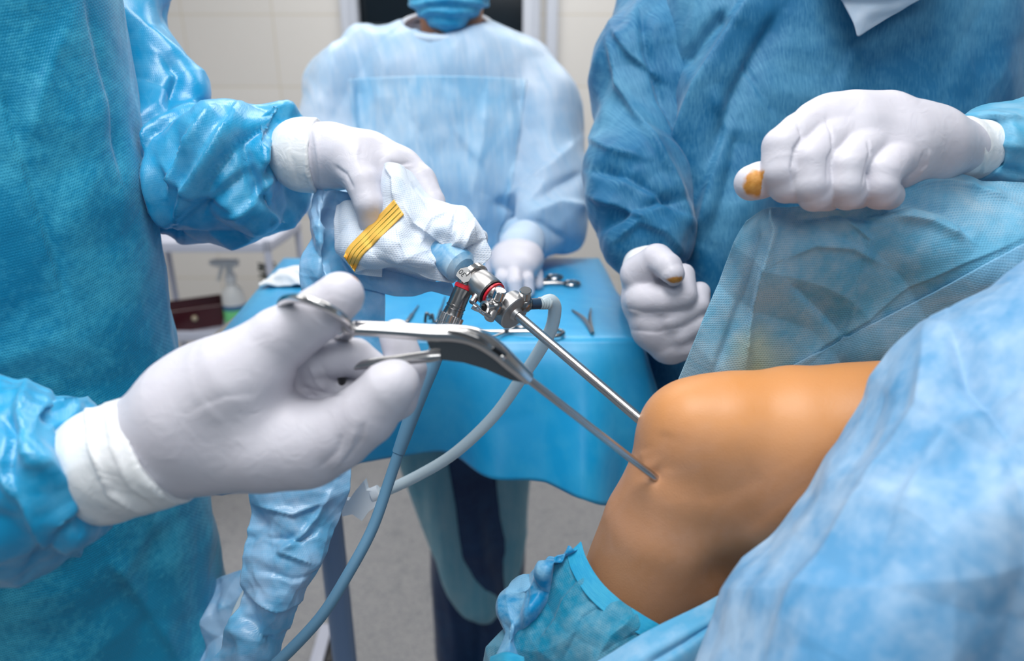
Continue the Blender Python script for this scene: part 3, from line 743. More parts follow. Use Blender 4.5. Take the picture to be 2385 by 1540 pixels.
s = SDF(.0014); s.chain([(262, 1080, .425, 138), (320, 1060, .423, 137), (440, 1032, .42, 134)], .01, .01); s.plane(P(388, 1046, .42), P(492, 1002, .42)-P(400, 1041, .42))
ctr = P(400, 1035, .42); axd = P(400, 1035, .42)-P(200, 1085, .42); axd /= np.linalg.norm(axd)
cuff = body('glove_cuff', s, M['glove_cuff'], glove_n, lambda v: crumple(v, .03, .0013, 61, 5) + fold(v, [([(200, 935), (210, 1040), (255, 1150), (330, 1195)], 7, .0028), ([(245, 935), (262, 1040), (300, 1130), (370, 1180)], 9, .0016), ([(290, 930), (300, 1000), (340, 1100), (400, 1160)], 10, -.0012)]))
tag(cuff, 'white rolled glove cuff')

# ---- far hand gripping the covered camera
s = SDF(.0015); s.gk = .010
s.chain([(700, 362, .672, 74), (770, 366, .668, 78), (850, 372, .662, 66), (905, 388, .658, 52)], .015, .015, grp=0)
s.chain([(880, 368, .675, 46), (935, 392, .668, 42), (978, 420, .662, 36), (1008, 470, .655, 29), (1022, 520, .648, 24)], .008, .014, grp=0)   # index
s.chain([(870, 385, .66, 48), (940, 395, .67, 40), (985, 440, .672, 34), (1000, 500, .668, 28)], .008, .008, grp=0)  # middle
s.chain([(860, 390, .68, 42), (915, 410, .69, 34), (950, 470, .695, 30), (960, 520, .69, 26)], .008, .004, grp=2)   # ring, behind
s.chain([(850, 400, .69, 38), (890, 430, .70, 30), (905, 490, .70, 27)], .008, .004, grp=2)
s.chain([(815, 372, .648, 55), (845, 425, .634, 40), (860, 475, .630, 35), (868, 515, .640, 33), (876, 560, .648, 28)], .010, .015, grp=0)   # thumb
glove_f = body('gloved_hand', s, M['glove'], LS, lambda v: soft(v, .04, .0006, 8) + fold(v, [([(825, 440), (808, 405), (780, 385)], 6, -.0014), ([(712, 290), (722, 370), (735, 440)], 6, -.0012), ([(728, 292), (740, 370), (745, 430)], 6, .0012), ([(905, 378), (930, 385), (960, 380)], 5, -.0012), ([(840, 400), (830, 370), (835, 340)], 9, .0008)]), it=3)
s = SDF(.0015); s.chain([(712, 362, .672, 86), (780, 366, .67, 84)], .01, .01); s.plane(P(742, 364, .67), P(742, 364, .67)-P(655, 360, .672))
axd2 = P(742, 364, .67)-P(655, 360, .672); axd2 /= np.linalg.norm(axd2)
c2 = body('glove_cuff', s, M['glove_cuff'], glove_f, lambda v: crumple(v, .03, .001, 71, 5) + fold(v, [([(730, 282), (712, 340), (712, 400), (735, 450)], 6, .0022), ([(688, 285), (675, 360), (700, 440)], 8, -.0008)]))
tag(c2, 'white knitted and rolled glove cuff')

# ================================================================== right surgeon
RS = empty('person', (.45, .95, 0), 'surgeon at the right in dark teal gown, one fist resting on the raised drape', 'person')
s = SDF(.0034); s.gk = .03
for dx in (-.09, .0, .09):
    s.chain([(.41+dx, .96, .75, .155), (.41+dx, .95, 1.1, .150), (.41+dx, .94, 1.35, .150), (.40+dx, .95, 1.6, .12)], .03, .09, world=True, sq=(1, .85, 1))
# bunched front of the gown beside the arm
s.chain([(1700, -60, .82, 90), (1690, 200, .80, 80), (1690, 480, .80, 75), (1700, 800, .84, 80)], .03, .06)
FR = [([(1750, -20), (1690, 80), (1630, 200), (1590, 330), (1585, 470)], 30, .014), ([(1820, 20), (1760, 120), (1700, 230), (1650, 380)], 30, -.010),
      ([(1690, 30), (1640, 80), (1580, 160)], 24, -.012), ([(1735, 140), (1765, 200), (1800, 275)], 8, -.004), ([(1660, 200), (1690, 300), (1640, 500), (1600, 640)], 30, .008), ([(1720, 300), (1700, 400), (1650, 560)], 30, -.008), ([(2000, 100), (1960, 200), (1950, 320)], 40, .004)]
body('gown', s, M['gown_right'], RS, lambda v: crumple(v, .16, .009, 13, 4, (1, 1, .5)) + crumple(v, .05, .0014, 14, 4) + soft(v, .03, .0006, 19) + fold(v, FR), clip=lambda v: (v[:, 2] < .62))
s = SDF(.0028); s.gk = .02
s.chain([(1600, -120, .93, 150), (1550, 60, .90, 128), (1506, 250, .87, 122), (1475, 390, .84, 112), (1478, 470, .82, 102), (1500, 560, .80, 88), (1512, 610, .79, 66)], .03, .02)
s.chain([(1520, 160, .87, 130), (1560, 330, .86, 90)], .02, .03)
s.chain([(1490, 440, .82, 110), (1520, 540, .81, 100)], .02, .03)
FA = [([(1420, 90), (1440, 200), (1500, 300), (1560, 400), (1610, 520)], 16, .010), ([(1490, 20), (1500, 120), (1540, 230), (1590, 330)], 14, -.010), ([(1430, 70), (1470, 130), (1540, 180)], 14, .007),
      ([(1380, 400), (1450, 410), (1530, 450), (1600, 500)], 16, -.009), ([(1370, 460), (1440, 480), (1520, 520)], 14, .008), ([(1400, 540), (1460, 500), (1540, 470), (1590, 470)], 13, -.007), ([(1440, 560), (1490, 520), (1550, 540), (1600, 600)], 12, .006), ([(1370, 320), (1420, 350), (1500, 370)], 18, .006)]
body('sleeve', s, M['gown_right'], RS, lambda v: crumple(v, .10, .0095, 23, 5) + crumple(v, .038, .0028, 24, 5) + fold(v, FA))
# near forearm from the right
s = SDF(.0026)
s.chain([(2560, -190, .95, 130), (2730, -60, .86, 140), (2800, 200, .72, 170)], .03, .03)
s.chain([(2800, 200, .72, 170), (2780, 400, .62, 200), (2520, 380, .575, 150), (2360, 350, .56, 104), (2270, 342, .55, 76)], .03, .02, sq=(1, 1, 1))
s.chain([(2700, 330, .62, 170), (2450, 320, .585, 90)], .03, .03); s.plane(P(2276, 348, .553), P(2190, 338, .54)-P(2285, 350, .553))
body('sleeve', s, M['sleeve_right'], RS, lambda v: crumple(v, .08, .006, 33, 5) + fold(v, [([(2230, 282), (2320, 270), (2385, 275)], 10, .005), ([(2300, 360), (2340, 400), (2385, 410)], 14, -.004), ([(2280, 300), (2340, 340), (2400, 350)], 14, .003)]))
# the far side of the gown seen past the torso
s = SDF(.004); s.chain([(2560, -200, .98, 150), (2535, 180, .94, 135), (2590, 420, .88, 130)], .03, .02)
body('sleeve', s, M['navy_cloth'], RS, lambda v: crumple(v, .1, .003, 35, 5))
# pale tie of the hood hanging over the chest
net = [[(1880, -320, .74), (2060, -330, .72), (2260, -320, .74)], [(1930, -60, .70), (2060, -60, .69), (2200, -60, .70)], [(1965, 10, .705), (2050, 10, .70), (2150, -5, .705)], [(1985, 50, .71), (2020, 48, .708), (2075, 35, .71)], [(1996, 84, .715), (2000, 84, .715), (2006, 80, .715)]]
sheet('hood_flap', net, 40, 30, M['gown_yoke'], RS, lambda v: soft(v, .03, .002, 3), .001)

# ---- resting fist
s = SDF(.0011); s.gk = .008
D = .50
s.chain([(2235, 345, .545, 66), (2160, 335, .53, 78), (2070, 305, .515, 74), (1990, 292, .508, 66)], .02, .02, grp=0)
s.chain([(2160, 345, .53, 72), (2080, 345, .522, 64), (2000, 330, .528, 60), (1920, 310, .522, 44)], .02, .02, grp=0)
s.chain([(2120, 330, .52, 70), (2080, 380, .512, 58)], .02, .02, grp=0); s.chain([(2100, 345, .506, 58), (2000, 318, .502, 58), (1900, 300, .502, 50)], .02, .015, grp=0); s.chain([(2075, 372, .494, 40), (1975, 352, .491, 40), (1870, 322, .494, 40)], .02, .012, grp=0)
s.chain([(1985, 262, .508, 42), (2060, 264, .512, 44)], .01, .012, grp=0); s.chain([(1925, 268, .506, 44), (1900, 285, .505, 44)], .01, .012, grp=0)
for q, gr in (([(1915, 275, .505, 46), (1860, 312, .492, 47), (1824, 342, .484, 47), (1820, 400, .484, 46), (1832, 432, .487, 42), (1870, 440, .505, 34)], 1),
              ([(1975, 300, .502, 46), (1915, 340, .486, 46), (1884, 372, .478, 45), (1888, 430, .478, 44), (1898, 452, .482, 41), (1930, 460, .50, 32)], 2),
              ([(2045, 320, .502, 46), (1995, 358, .484, 45), (1970, 388, .476, 44), (1968, 430, .476, 43), (1974, 449, .480, 40), (2000, 455, .50, 32)], 3),
              ([(2110, 345, .508, 46), (2072, 380, .488, 45), (2052, 402, .480, 45), (2046, 432, .480, 43), (2050, 446, .483, 42), (2070, 455, .50, 34)], 4)):
    s.chain(q, .005, .003, grp=gr)
s.chain([(1900, 400, .515, 44), (1830, 405, .505, 42), (1770, 421, .500, 42), (1752, 426, .498, 41)], .01, .004, grp=5)
s.gk = .0018
fist = body('gloved_hand', s, M['glove'], RS, lambda v: soft(v, .04, .0004, 12) + fold(v, [([(1856, 290), (1868, 318), (1850, 345), (1842, 390), (1846, 440)], 4, -.0016), ([(1922, 275), (1936, 310), (1940, 345), (1928, 370), (1926, 430)], 4, -.0014), ([(1930, 280), (1940, 312)], 4, .0007), ([(2020, 330), (2026, 355), (2018, 385), (2006, 440)], 4, -.0014), ([(2026, 325), (2031, 350)], 3, .0006), ([(2150, 355), (2140, 390), (2115, 415)], 5, -.0012), ([(2165, 350), (2160, 385), (2140, 405)], 5, .0010)]),
    it=1, stain=lambda v: spot([(1768, 430, .485, .0112, .012, .012), (1750, 432, .488, .0065)])(v)*(proj(v)[0]+.15*(proj(v)[1]-430) < 1775))
s = SDF(.0014); s.chain([(2150, 335, .535, 62), (2235, 345, .548, 69), (2330, 355, .560, 66)], .01, .01); s.plane(P(2288, 350, .553), P(2285, 350, .553)-P(2190, 338, .54)); s.plane(P(2215, 340, .54), P(2190, 338, .54)-P(2285, 350, .553))
ax3 = P(2285, 350, .553)-P(2190, 338, .54); ax3 /= np.linalg.norm(ax3)
c3 = body('glove_cuff', s, M['glove_cuff'], fist, lambda v: crumple(v, .03, .001, 81, 4) + fold(v, [([(2235, 285), (2285, 320), (2294, 370), (2285, 412)], 5, .0020), ([(2200, 282), (2240, 320), (2245, 370), (2240, 405)], 5, .0012)]))
tag(c3, 'white rolled glove cuff')

# ---- lower fist, thumb on top
s = SDF(.0014); s.gk = .004
s.chain([(1500, 640, .755, 50), (1510, 700, .745, 62), (1530, 760, .74, 60), (1560, 800, .74, 50)], .02, .02, grp=0)
s.chain([(1540, 680, .745, 60), (1580, 740, .745, 55)], .02, .02, grp=0)
s.chain([(1500, 700, .728, 46), (1545, 700, .715, 40), (1588, 690, .712, 34), (1592, 640, .722, 26)], .008, .006, grp=1)      # index
s.chain([(1512, 745, .732, 42), (1560, 745, .720, 36), (1625, 712, .718, 26), (1630, 680, .728, 24)], .008, .006, grp=2)
s.chain([(1528, 778, .735, 38), (1580, 778, .724, 32), (1630, 752, .722, 26), (1640, 720, .735, 22)], .008, .006, grp=3)
s.chain([(1550, 805, .74, 36), (1590, 808, .73, 30), (1625, 785, .73, 24)], .008, .006, grp=4)
s.chain([(1492, 640, .735, 48), (1530, 605, .715, 38), (1556, 622, .698, 33), (1566, 638, .692, 29)], .008, .010, grp=5)   # thumb
fist2 = body('gloved_hand', s, M['glove'], RS, lambda v: soft(v, .04, .0005, 15) + fold(v, [([(1515, 635), (1530, 655), (1560, 668)], 5, -.002), ([(1455, 718), (1500, 730), (1590, 725)], 8, -.0012), ([(1465, 770), (1530, 775), (1600, 760)], 8, -.0010)]), it=3,
    stain=spot([(1574, 650, .683, .009, .006, .0045), (1649, 690, .723, .005)]))
s = SDF(.0016); s.chain([(1508, 590, .782, 46), (1502, 628, .765, 54), (1500, 650, .755, 53)], .01, .01)
c4 = body('glove_cuff', s, M['glove_cuff'], fist2, lambda v: crumple(v, .03, .001, 91, 4))
tag(c4, 'white glove cuff')

def head(parent, cx, cy, zb, ang):
    """neck, masked face and cap of a surgeon whose head is above the frame"""
    R = Matrix.Rotation(ang, 3, 'Z')
    def W(x, y, z, r=None):
        q = R @ Vector((x, y, 0)); t = (cx+q.x, cy+q.y, zb+z); return t if r is None else t+(r,)
    s = SDF(.004); s.chain([W(0, .02, 0, .062), W(0, 0, .10, .057)], .02, .02, world=True)
    s.chain([W(0, -.015, .17, .072), W(0, -.005, .23, .084)], .03, .02, world=True); s.chain([W(0, -.08, .10, .030), W(0, -.07, .12, .042)], .02, .02, world=True)
    s.chain([W(0, -.105, .165, .012), W(0, -.095, .20, .008)], .01, .01, world=True)
    for sg in (-1, 1): s.chain([W(sg*.080, .0, .15, .010), W(sg*.083, .01, .19, .012)], .01, .008, world=True)
    body('body', s, M['skin_face'], parent)
    for sg in (-1, 1): MB().ball(W(sg*.03, -.073, .208), .011, 12, 8).build('eye', M['white_plastic'], parent)
    MB().ball(W(0, .005, .255), .096, 24, 16, sc=(1, 1.08, .85)).build('surgical_cap', M['mask'], parent)
    net = []
    for z, yy, ww in ((.185, -.112, .064), (.16, -.120, .072), (.13, -.122, .073), (.10, -.118, .066), (.072, -.100, .05)):
        net.append([W(ww*sin(k/3*1.35)/sin(1.35), yy+.082*(1-cos(k/3*1.35)), z) for k in range(-3, 4)])
    sheet('face_mask', None, 40, 40, M['mask'], parent, lambda v: soft(v, .03, .002, 4), .0012, world=net)
head(LS, -.52, .63, 1.60, radians(62)); head(RS, .40, .93, 1.62, radians(-28))

# ================================================================== assistant in the middle
AS = empty('person', (-.12, 1.33, 0), 'assistant behind the instrument table in a pale blue gown and blue face mask', 'person')
# body: neck, head, shoes carry the rest
s = SDF(.003); s.gk = .02
hx = YP(1046, 0, 1.30)
hx = np.array(hx)
s.chain([(hx[0], 1.36, 1.38, .060), (hx[0], 1.34, 1.47, .054), (hx[0], 1.33, 1.53, .056)], .02, .02, world=True)
s.chain([(hx[0], 1.325, 1.59, .074), (hx[0], 1.335, 1.65, .086)], .03, .03, world=True, sq=(.95, 1.1, 1))
s.chain([(hx[0], 1.265, 1.515, .032), (hx[0], 1.275, 1.54, .045)], .02, .03, world=True)
s.chain([(hx[0], 1.235, 1.58, .012), (hx[0], 1.245, 1.615, .008)], .01, .01, world=True)     # nose
for sg in (-1, 1):
    s.chain([(hx[0]+sg*.081, 1.335, 1.57, .010), (hx[0]+sg*.084, 1.345, 1.615, .013)], .01, .008, world=True)   # ears
body('body', s, M['skin_face'], AS)
for sg in (-1, 1): MB().ball((hx[0]+sg*.031, 1.262, 1.622), .011, 16, 10).build('eye', M['white_plastic'], AS)
MB().ball((hx[0], 1.345, 1.67), .098, 28, 18, sc=(.98, 1.12, .85)).build('surgical_cap', M['mask'], AS)
# mask
net = []
for j, (z, yy, ww) in enumerate([(1.593, 1.232, .066), (1.568, 1.222, .072), (1.543, 1.220, .074), (1.518, 1.222, .070), (1.495, 1.232, .058), (1.476, 1.25, .036)]):
    row = []
    for k in range(7):
        a = (k-3)/3
        row.append((hx[0]+ww*sin(a*1.35)/sin(1.35), yy+.075*(1-cos(a*1.35))*1.1, z+.008*a*a+(.022*a*a if j == 5 else .012*a*a if j == 4 else 0)))
    net.append(row)
mk = sheet('face_mask', None, 60, 60, M['mask'], AS, lambda v: .0022*np.sin((v[:, 2]-1.5)*330+2*vnoise(v*30, 2)) + soft(v, .03, .002, 4), .0012, world=net)
for sg in (-1, 1): MB().tube([(hx[0]+sg*.071, 1.285, 1.57), (hx[0]+sg*.085, 1.32, 1.59), (hx[0]+sg*.088, 1.35, 1.60)], .0015, 6).build('ear_loop', M['white_plastic'], mk)
# gown
s = SDF(.0042); s.gk = .03
D = 1.22
s.chain([(960, 190, 1.24, 108), (955, 400, 1.28, 116), (955, 620, 1.37, 112)], .03, .10); s.chain([(1110, 190, 1.24, 108), (1120, 400, 1.28, 116), (1115, 620, 1.37, 112)], .03, .10)
s.chain([(945, 130, 1.25, 62), (860, 165, 1.24, 92), (800, 215, 1.23, 98), (790, 330, 1.22, 86), (800, 450, 1.20, 84), (850, 520, 1.15, 70), (880, 560, 1.12, 50)], .03, .05)
s.chain([(1120, 130, 1.25, 62), (1200, 180, 1.25, 92), (1262, 245, 1.24, 92), (1280, 350, 1.23, 80), (1290, 450, 1.21, 84), (1265, 520, 1.17, 76), (1225, 565, 1.145, 54)], .03, .05)
s.chain([(1310, 430, 1.21, 60), (1300, 520, 1.2, 60)], .02, .04)
s.chain([(1035, 120, 1.25, 84), (1035, 150, 1.24, 100)], .03, .05)
NKC = [tuple(YP(1038, 60, 1.325))+(.072,), tuple(YP(1038, -180, 1.30))+(.12,)]; s.digw(NKC, .006)
FM = [([(1340, 330), (1290, 380), (1220, 430), (1180, 460)], 18, .010), ([(1360, 400), (1290, 430), (1230, 470)], 16, -.011), ([(1370, 480), (1300, 470), (1240, 500)], 14, .010), ([(1150, 470), (1190, 500), (1240, 560)], 16, -.010), ([(1320, 560), (1260, 520), (1210, 510)], 14, -.007),
      ([(880, 200), (890, 300), (900, 420)], 22, .009), ([(960, 270), (1010, 400), (1000, 560)], 24, -.009), ([(1130, 230), (1120, 330), (1100, 450), (1110, 560)], 24, .010), ([(1200, 200), (1215, 300), (1190, 400)], 20, -.010), ([(830, 180), (840, 300), (870, 400)], 18, -.010), ([(1040, 200), (1060, 300), (1120, 380)], 18, .005), ([(780, 60), (770, 200), (740, 260)], 18, .003)]
gm = body('gown', s, M['gown_mid'], AS, lambda v: crumple(v, .13, .0045, 103, 5, (1.4, 1, .55)) + crumple(v, .10, .008, 104, 4, (1.6, 1, .5)) + soft(v, .05, .002, 29) + fold(v, FM),
     clip=lambda v: v[:, 2] < TZ-.12)
# yoke: paler upper panel follows the chest
gb = bvh(gm)
def patch(name, outline_fn, nu, nv, tree, mat, parent, lift=.001, thick=.0006):
    vs = []; ok = []
    for i in range(nu):
        for j in range(nv):
            x, y = outline_fn(i/(nu-1), j/(nv-1)); p = on_surface(tree, x, y, lift); ok.append(p is not None); vs.append(tuple(p) if p else (0, 0, 0))
    fs = []
    for i in range(nu-1):
        for j in range(nv-1):
            q = (i*nv+j, i*nv+j+1, (i+1)*nv+j+1, (i+1)*nv+j)
            if all(ok[k] for k in q):
                d = max((Vector(vs[a])-Vector(vs[b])).length for a in q for b in q)
                if d < .04: fs.append(q)
    v = np.array(vs); f = np.array(fs); used = np.unique(f); mp = -np.ones(len(v), int); mp[used] = np.arange(len(used)); v = v[used]; f = mp[f]
    uv = np.stack([v[:, 0]+.55*v[:, 1], v[:, 2]-.3*v[:, 1]], 1)
    o = mesh_obj(name, v, f, mat, parent, True, uv)
    m = o.modifiers.new('thick', 'SOLIDIFY'); m.thickness = thick
    return o
def panel(u, v):
    y = 184-8*sin(pi*u)+(700-184)*v; xl = 812+50*v; xr = 1228-30*min(1, v*2.4)-95*max(0, v-.42)
    return xl+(xr-xl)*u, y
tag(patch('front_panel', panel, 110, 130, gb, M['front_panel'], gm, .0012), 'bluer chest panel')
# neck binding
nc = YP(1038, 60, 1.325); nf = YP(1038, 90, 1.245)
pts = [(nc.x+.079*sin(t), 1.325-.078*cos(t), nf.z+(1-cos(t))*.026) for t in np.linspace(0, 2*pi, 25)[:-1]]
MB().tube(pts, .0075, 10, cyc=True, sub=2, flat=(1, .8)).build('neck_binding', M['gown_yoke'], gm)
# skirt of the gown seen under the table, split; navy legwear behind also paints its shaded middle
s = SDF(.004); s.gk = .01
s.chain([(-.185, 1.27, 1.08, .065), (-.190, 1.27, .72, .062), (-.130, 1.26, .45, .058), (-.070, 1.25, .30, .055)], .02, .02, world=True, sq=(1, 1.1, 1), grp=0)
s.chain([(-.02, 1.28, 1.08, .065), (-.006, 1.28, .72, .052), (-.005, 1.28, .45, .038), (-.03, 1.27, .27, .035)], .02, .02, world=True, sq=(1, 1.1, 1), grp=1)
body('gown_skirt', s, cloth('gown_skirt', lin(120, 188, 212), lin(170, 208, 222), dot=.1, mott=(5, 40), fib=(2, .3), amt=.7, trans=.25), AS, lambda v: crumple(v, .10, .006, 113, 5, (2.2, 1, .3)), clip=lambda v: v[:, 2] < .24)
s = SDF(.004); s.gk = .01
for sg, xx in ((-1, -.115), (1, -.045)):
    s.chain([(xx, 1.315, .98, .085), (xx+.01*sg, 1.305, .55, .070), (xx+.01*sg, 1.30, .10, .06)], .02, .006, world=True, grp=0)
s.chain([(-.10, 1.285, 1.0, .055), (-.105, 1.265, .70, .050), (-.08, 1.245, .45, .045), (-.05, 1.24, .30, .03)], .02, .02, world=True, grp=0)  # navy column standing in for shade in the gown's middle fold
body('trousers_and_gown_shade', s, M['navy_cloth'], AS, lambda v: crumple(v, .09, .005, 117, 5, (1.6, 1, .5)), clip=lambda v: v[:, 2] < .05)
for sg, xx in ((-1, -.125), (1, -.025)):
    s = SDF(.003); s.chain([(xx, 1.30, .045, .042), (xx, 1.20, .038, .040), (xx, 1.14, .033, .034)], .02, .02, world=True, sq=(1, 1, .9))
    body('shoe', s, M['black'], AS, clip=lambda v: v[:, 2] < .001)
# gloved hands on the table
def HP(px, py, z): g = G(px, py, z); return (g.x, g.y, g.z)
s = SDF(.0022); s.gk = .0015
def wp(px, py, z, r): g = G(px, py, z); return (g.x, g.y, g.z, r)
s.chain([wp(1212, 575, 1.150, .030), wp(1205, 598, 1.146, .033), wp(1200, 622, 1.138, .030)], .02, .015, world=True, sq=(1.15, 1, .8), grp=0)
s.chain([wp(1180, 615, 1.137, .020), wp(1225, 615, 1.136, .020)], .02, .02, world=True, grp=0)
for q, g_ in (([(1176, 622, 1.137, .0125), (1170, 650, 1.128, .0115), (1172, 678, 1.110, .0095)], 1), ([(1198, 628, 1.138, .0125), (1199, 660, 1.127, .0115), (1203, 690, 1.110, .0095)], 2),
          ([(1220, 624, 1.137, .012), (1227, 652, 1.126, .011), (1231, 680, 1.110, .0092)], 3), ([(1240, 614, 1.132, .011), (1250, 640, 1.122, .0098), (1254, 664, 1.109, .0085)], 4),
          ([(1172, 590, 1.140, .018), (1148, 608, 1.130, .0125), (1140, 634, 1.113, .011)], 5)):
    s.chain([wp(*a) for a in q], .006, .004, world=True, grp=g_)
body('gloved_hand', s, M['glove'], AS, None, it=2, stain=spot([(1186, 640, 1.10, .006, .006, .02)]))
s = SDF(.0022); s.gk = .003
s.chain([wp(880, 560, 1.150, .028), wp(900, 590, 1.142, .030), wp(905, 610, 1.135, .028)], .02, .015, world=True, sq=(1.15, 1, .8), grp=0)
for k in range(4): s.chain([wp(885+k*16, 612, 1.133, .012), wp(888+k*17, 638, 1.125, .011), wp(890+k*18, 662, 1.109, .009)], .006, .004, world=True, grp=k+1)
s.chain([wp(925, 590, 1.135, .016), wp(948, 606, 1.125, .012), wp(955, 625, 1.112, .010)], .006, .004, world=True, grp=5)
body('gloved_hand', s, M['glove'], AS, None, it=2)
# knitted cuff
s = SDF(.0022); s.chain([wp(1222, 560, 1.158, .033), wp(1212, 578, 1.152, .035)], .01, .01, world=True)
body('sleeve_cuff', s, M['gown_yoke'], AS)

# ================================================================== patient: bent knee
PT = empty('person', tuple(P(1650, 1100, .5)), 'patient lying under drapes, only one bent orange-stained knee uncovered', 'person')
s = SDF(.0022); s.gk = .05
s.chain([(1640, 1015, .50, 126), (1720, 1050, .50, 165), (1850, 1080, .498, 202), (2000, 1100, .495, 232), (2300, 1110, .49, 266), (2450, 1120, .49, 268)], .01, .02)
s.chain([(1610, 1040, .497, 110), (1602, 1060, .497, 112), (1572, 1135, .50, 118), (1534, 1230, .512, 130), (1480, 1400, .535, 140), (1400, 1600, .565, 140)], .01, .02)
s.chain([(1730, 1170, .51, 150), (1650, 1260, .525, 136), (1575, 1400, .545, 132), (1500, 1600, .57, 110)], .01, .03)
s.chain([(1612, 992, .494, 84), (1700, 985, .492, 100), (1850, 1000, .49, 128), (2050, 1030, .485, 175)], .01, .03)
s.chain([(1900, 1220, .51, 130), (2200, 1290, .50, 170)], .01, .03)
s.dig([(1790, 1400, .45, 26), (1700, 1352, .47, 10)], .03)
leg = body('leg', s, M['skin'], PT, lambda v: soft(v, .06, .0014, 41) - .0035*np.exp(-((np.hypot(proj(v)[0]-1522, proj(v)[1]-1108))/16)**2)
     + fold(v, [([(1545, 1000), (1532, 1060), (1532, 1105)], 30, -.0012), ([(1490, 1050), (1500, 1080), (1512, 1098)], 22, .001), ([(1730, 1240), (1850, 1150), (1960, 1090)], 60, -.001), ([(1625, 1160), (1700, 1150), (1780, 1110)], 60, -.001)]), it=16)
# ================================================================== white camera cloth
CC_ = empty('camera_cloth', V(950, 550, .65), 'crumpled white dotted cloth wrapped round the camera head, with a yellow lined tape', 'cloth')
FB = [([(940, 480), (960, 520), (1000, 545), (1030, 570), (1045, 610), (1052, 650)], 7, .0035), ([(985, 560), (1005, 515), (1040, 495)], 9, .004), ([(1060, 500), (1050, 545), (1030, 590)], 11, -.005), ([(1100, 520), (1080, 570), (1060, 600)], 10, .004),
      ([(1125, 560), (1095, 580), (1070, 605)], 9, -.005), ([(925, 530), (930, 570), (945, 600)], 5, .0014), ([(850, 640), (900, 620), (960, 600), (1020, 570)], 16, .002), ([(880, 600), (960, 640), (1040, 660)], 14, -.003),
      ([(900, 390), (918, 420), (920, 470)], 9, .003), ([(960, 420), (990, 470), (1010, 510)], 12, -.002), ([(1040, 500), (1080, 520), (1110, 560)], 10, .003), ([(830, 500), (850, 550), (870, 590)], 12, -.002), ([(1000, 600), (1030, 630), (1045, 655)], 8, -.003)]
wr = lambda v: crumple(v, .045, .0034, 131, 6) + crumple(v, .018, .0006, 132, 5) + fold(v, FB)
net = [[(888, 388, .640), (903, 379, .634), (925, 380, .630), (945, 384, .634), (960, 391, .642), (975, 405, .650), (988, 420, .655)],
       [(884, 440, .636), (900, 432, .626), (928, 432, .620), (955, 436, .624), (982, 444, .634), (1005, 456, .644), (1030, 474, .652)],
       [(884, 470, .634), (905, 475, .620), (935, 485, .612), (968, 490, .616), (1010, 490, .624), (1050, 480, .634), (1085, 485, .644)],
       [(850, 520, .632), (880, 525, .616), (930, 530, .606), (975, 535, .612), (1020, 530, .606), (1070, 520, .610), (1118, 530, .636)],
       [(815, 565, .634), (850, 570, .614), (910, 575, .602), (965, 575, .606), (1015, 575, .612), (1068, 562, .600), (1134, 565, .626)],
       [(800, 598, .636), (840, 605, .618), (905, 605, .606), (960, 608, .600), (1008, 612, .606), (1052, 598, .612), (1139, 602, .624)],
       [(826, 636, .640), (855, 630, .628), (905, 626, .620), (950, 637, .614), (985, 648, .612), (1020, 655, .612), (1056, 660, .616)]]
cc = sheet('cloth_front', net, 220, 240, M['cloth_white'], CC_, wr, .0007)
net = [[(783, 478, .662), (808, 468, .652), (845, 476, .648), (890, 500, .648)], [(778, 530, .656), (805, 525, .642), (845, 530, .638), (890, 540, .640)],
       [(779, 582, .656), (800, 585, .640), (840, 590, .632), (890, 600, .630)], [(802, 604, .658), (826, 634, .652), (850, 640, .642), (890, 645, .640)]]
lobe = sheet('cloth_side', net, 120, 90, M['cloth_white'], CC_, lambda v: crumple(v, .045, .0034, 133, 6), .0007)
s = SDF(.0024); s.gk = .006
s.chain([(935, 440, .668, 26), (950, 490, .665, 50), (940, 560, .668, 66), (890, 590, .672, 52), (840, 570, .67, 40)], .01, .02)
s.chain([(1000, 545, .66, 56), (1060, 545, .65, 48), (1100, 565, .648, 28)], .01, .02); s.chain([(930, 600, .66, 40), (1000, 630, .648, 20)], .01, .02)
body('cloth_back', s, M['cloth_white'], CC_, lambda v: crumple(v, .05, .006, 134, 6))
cb = bvh(cc)
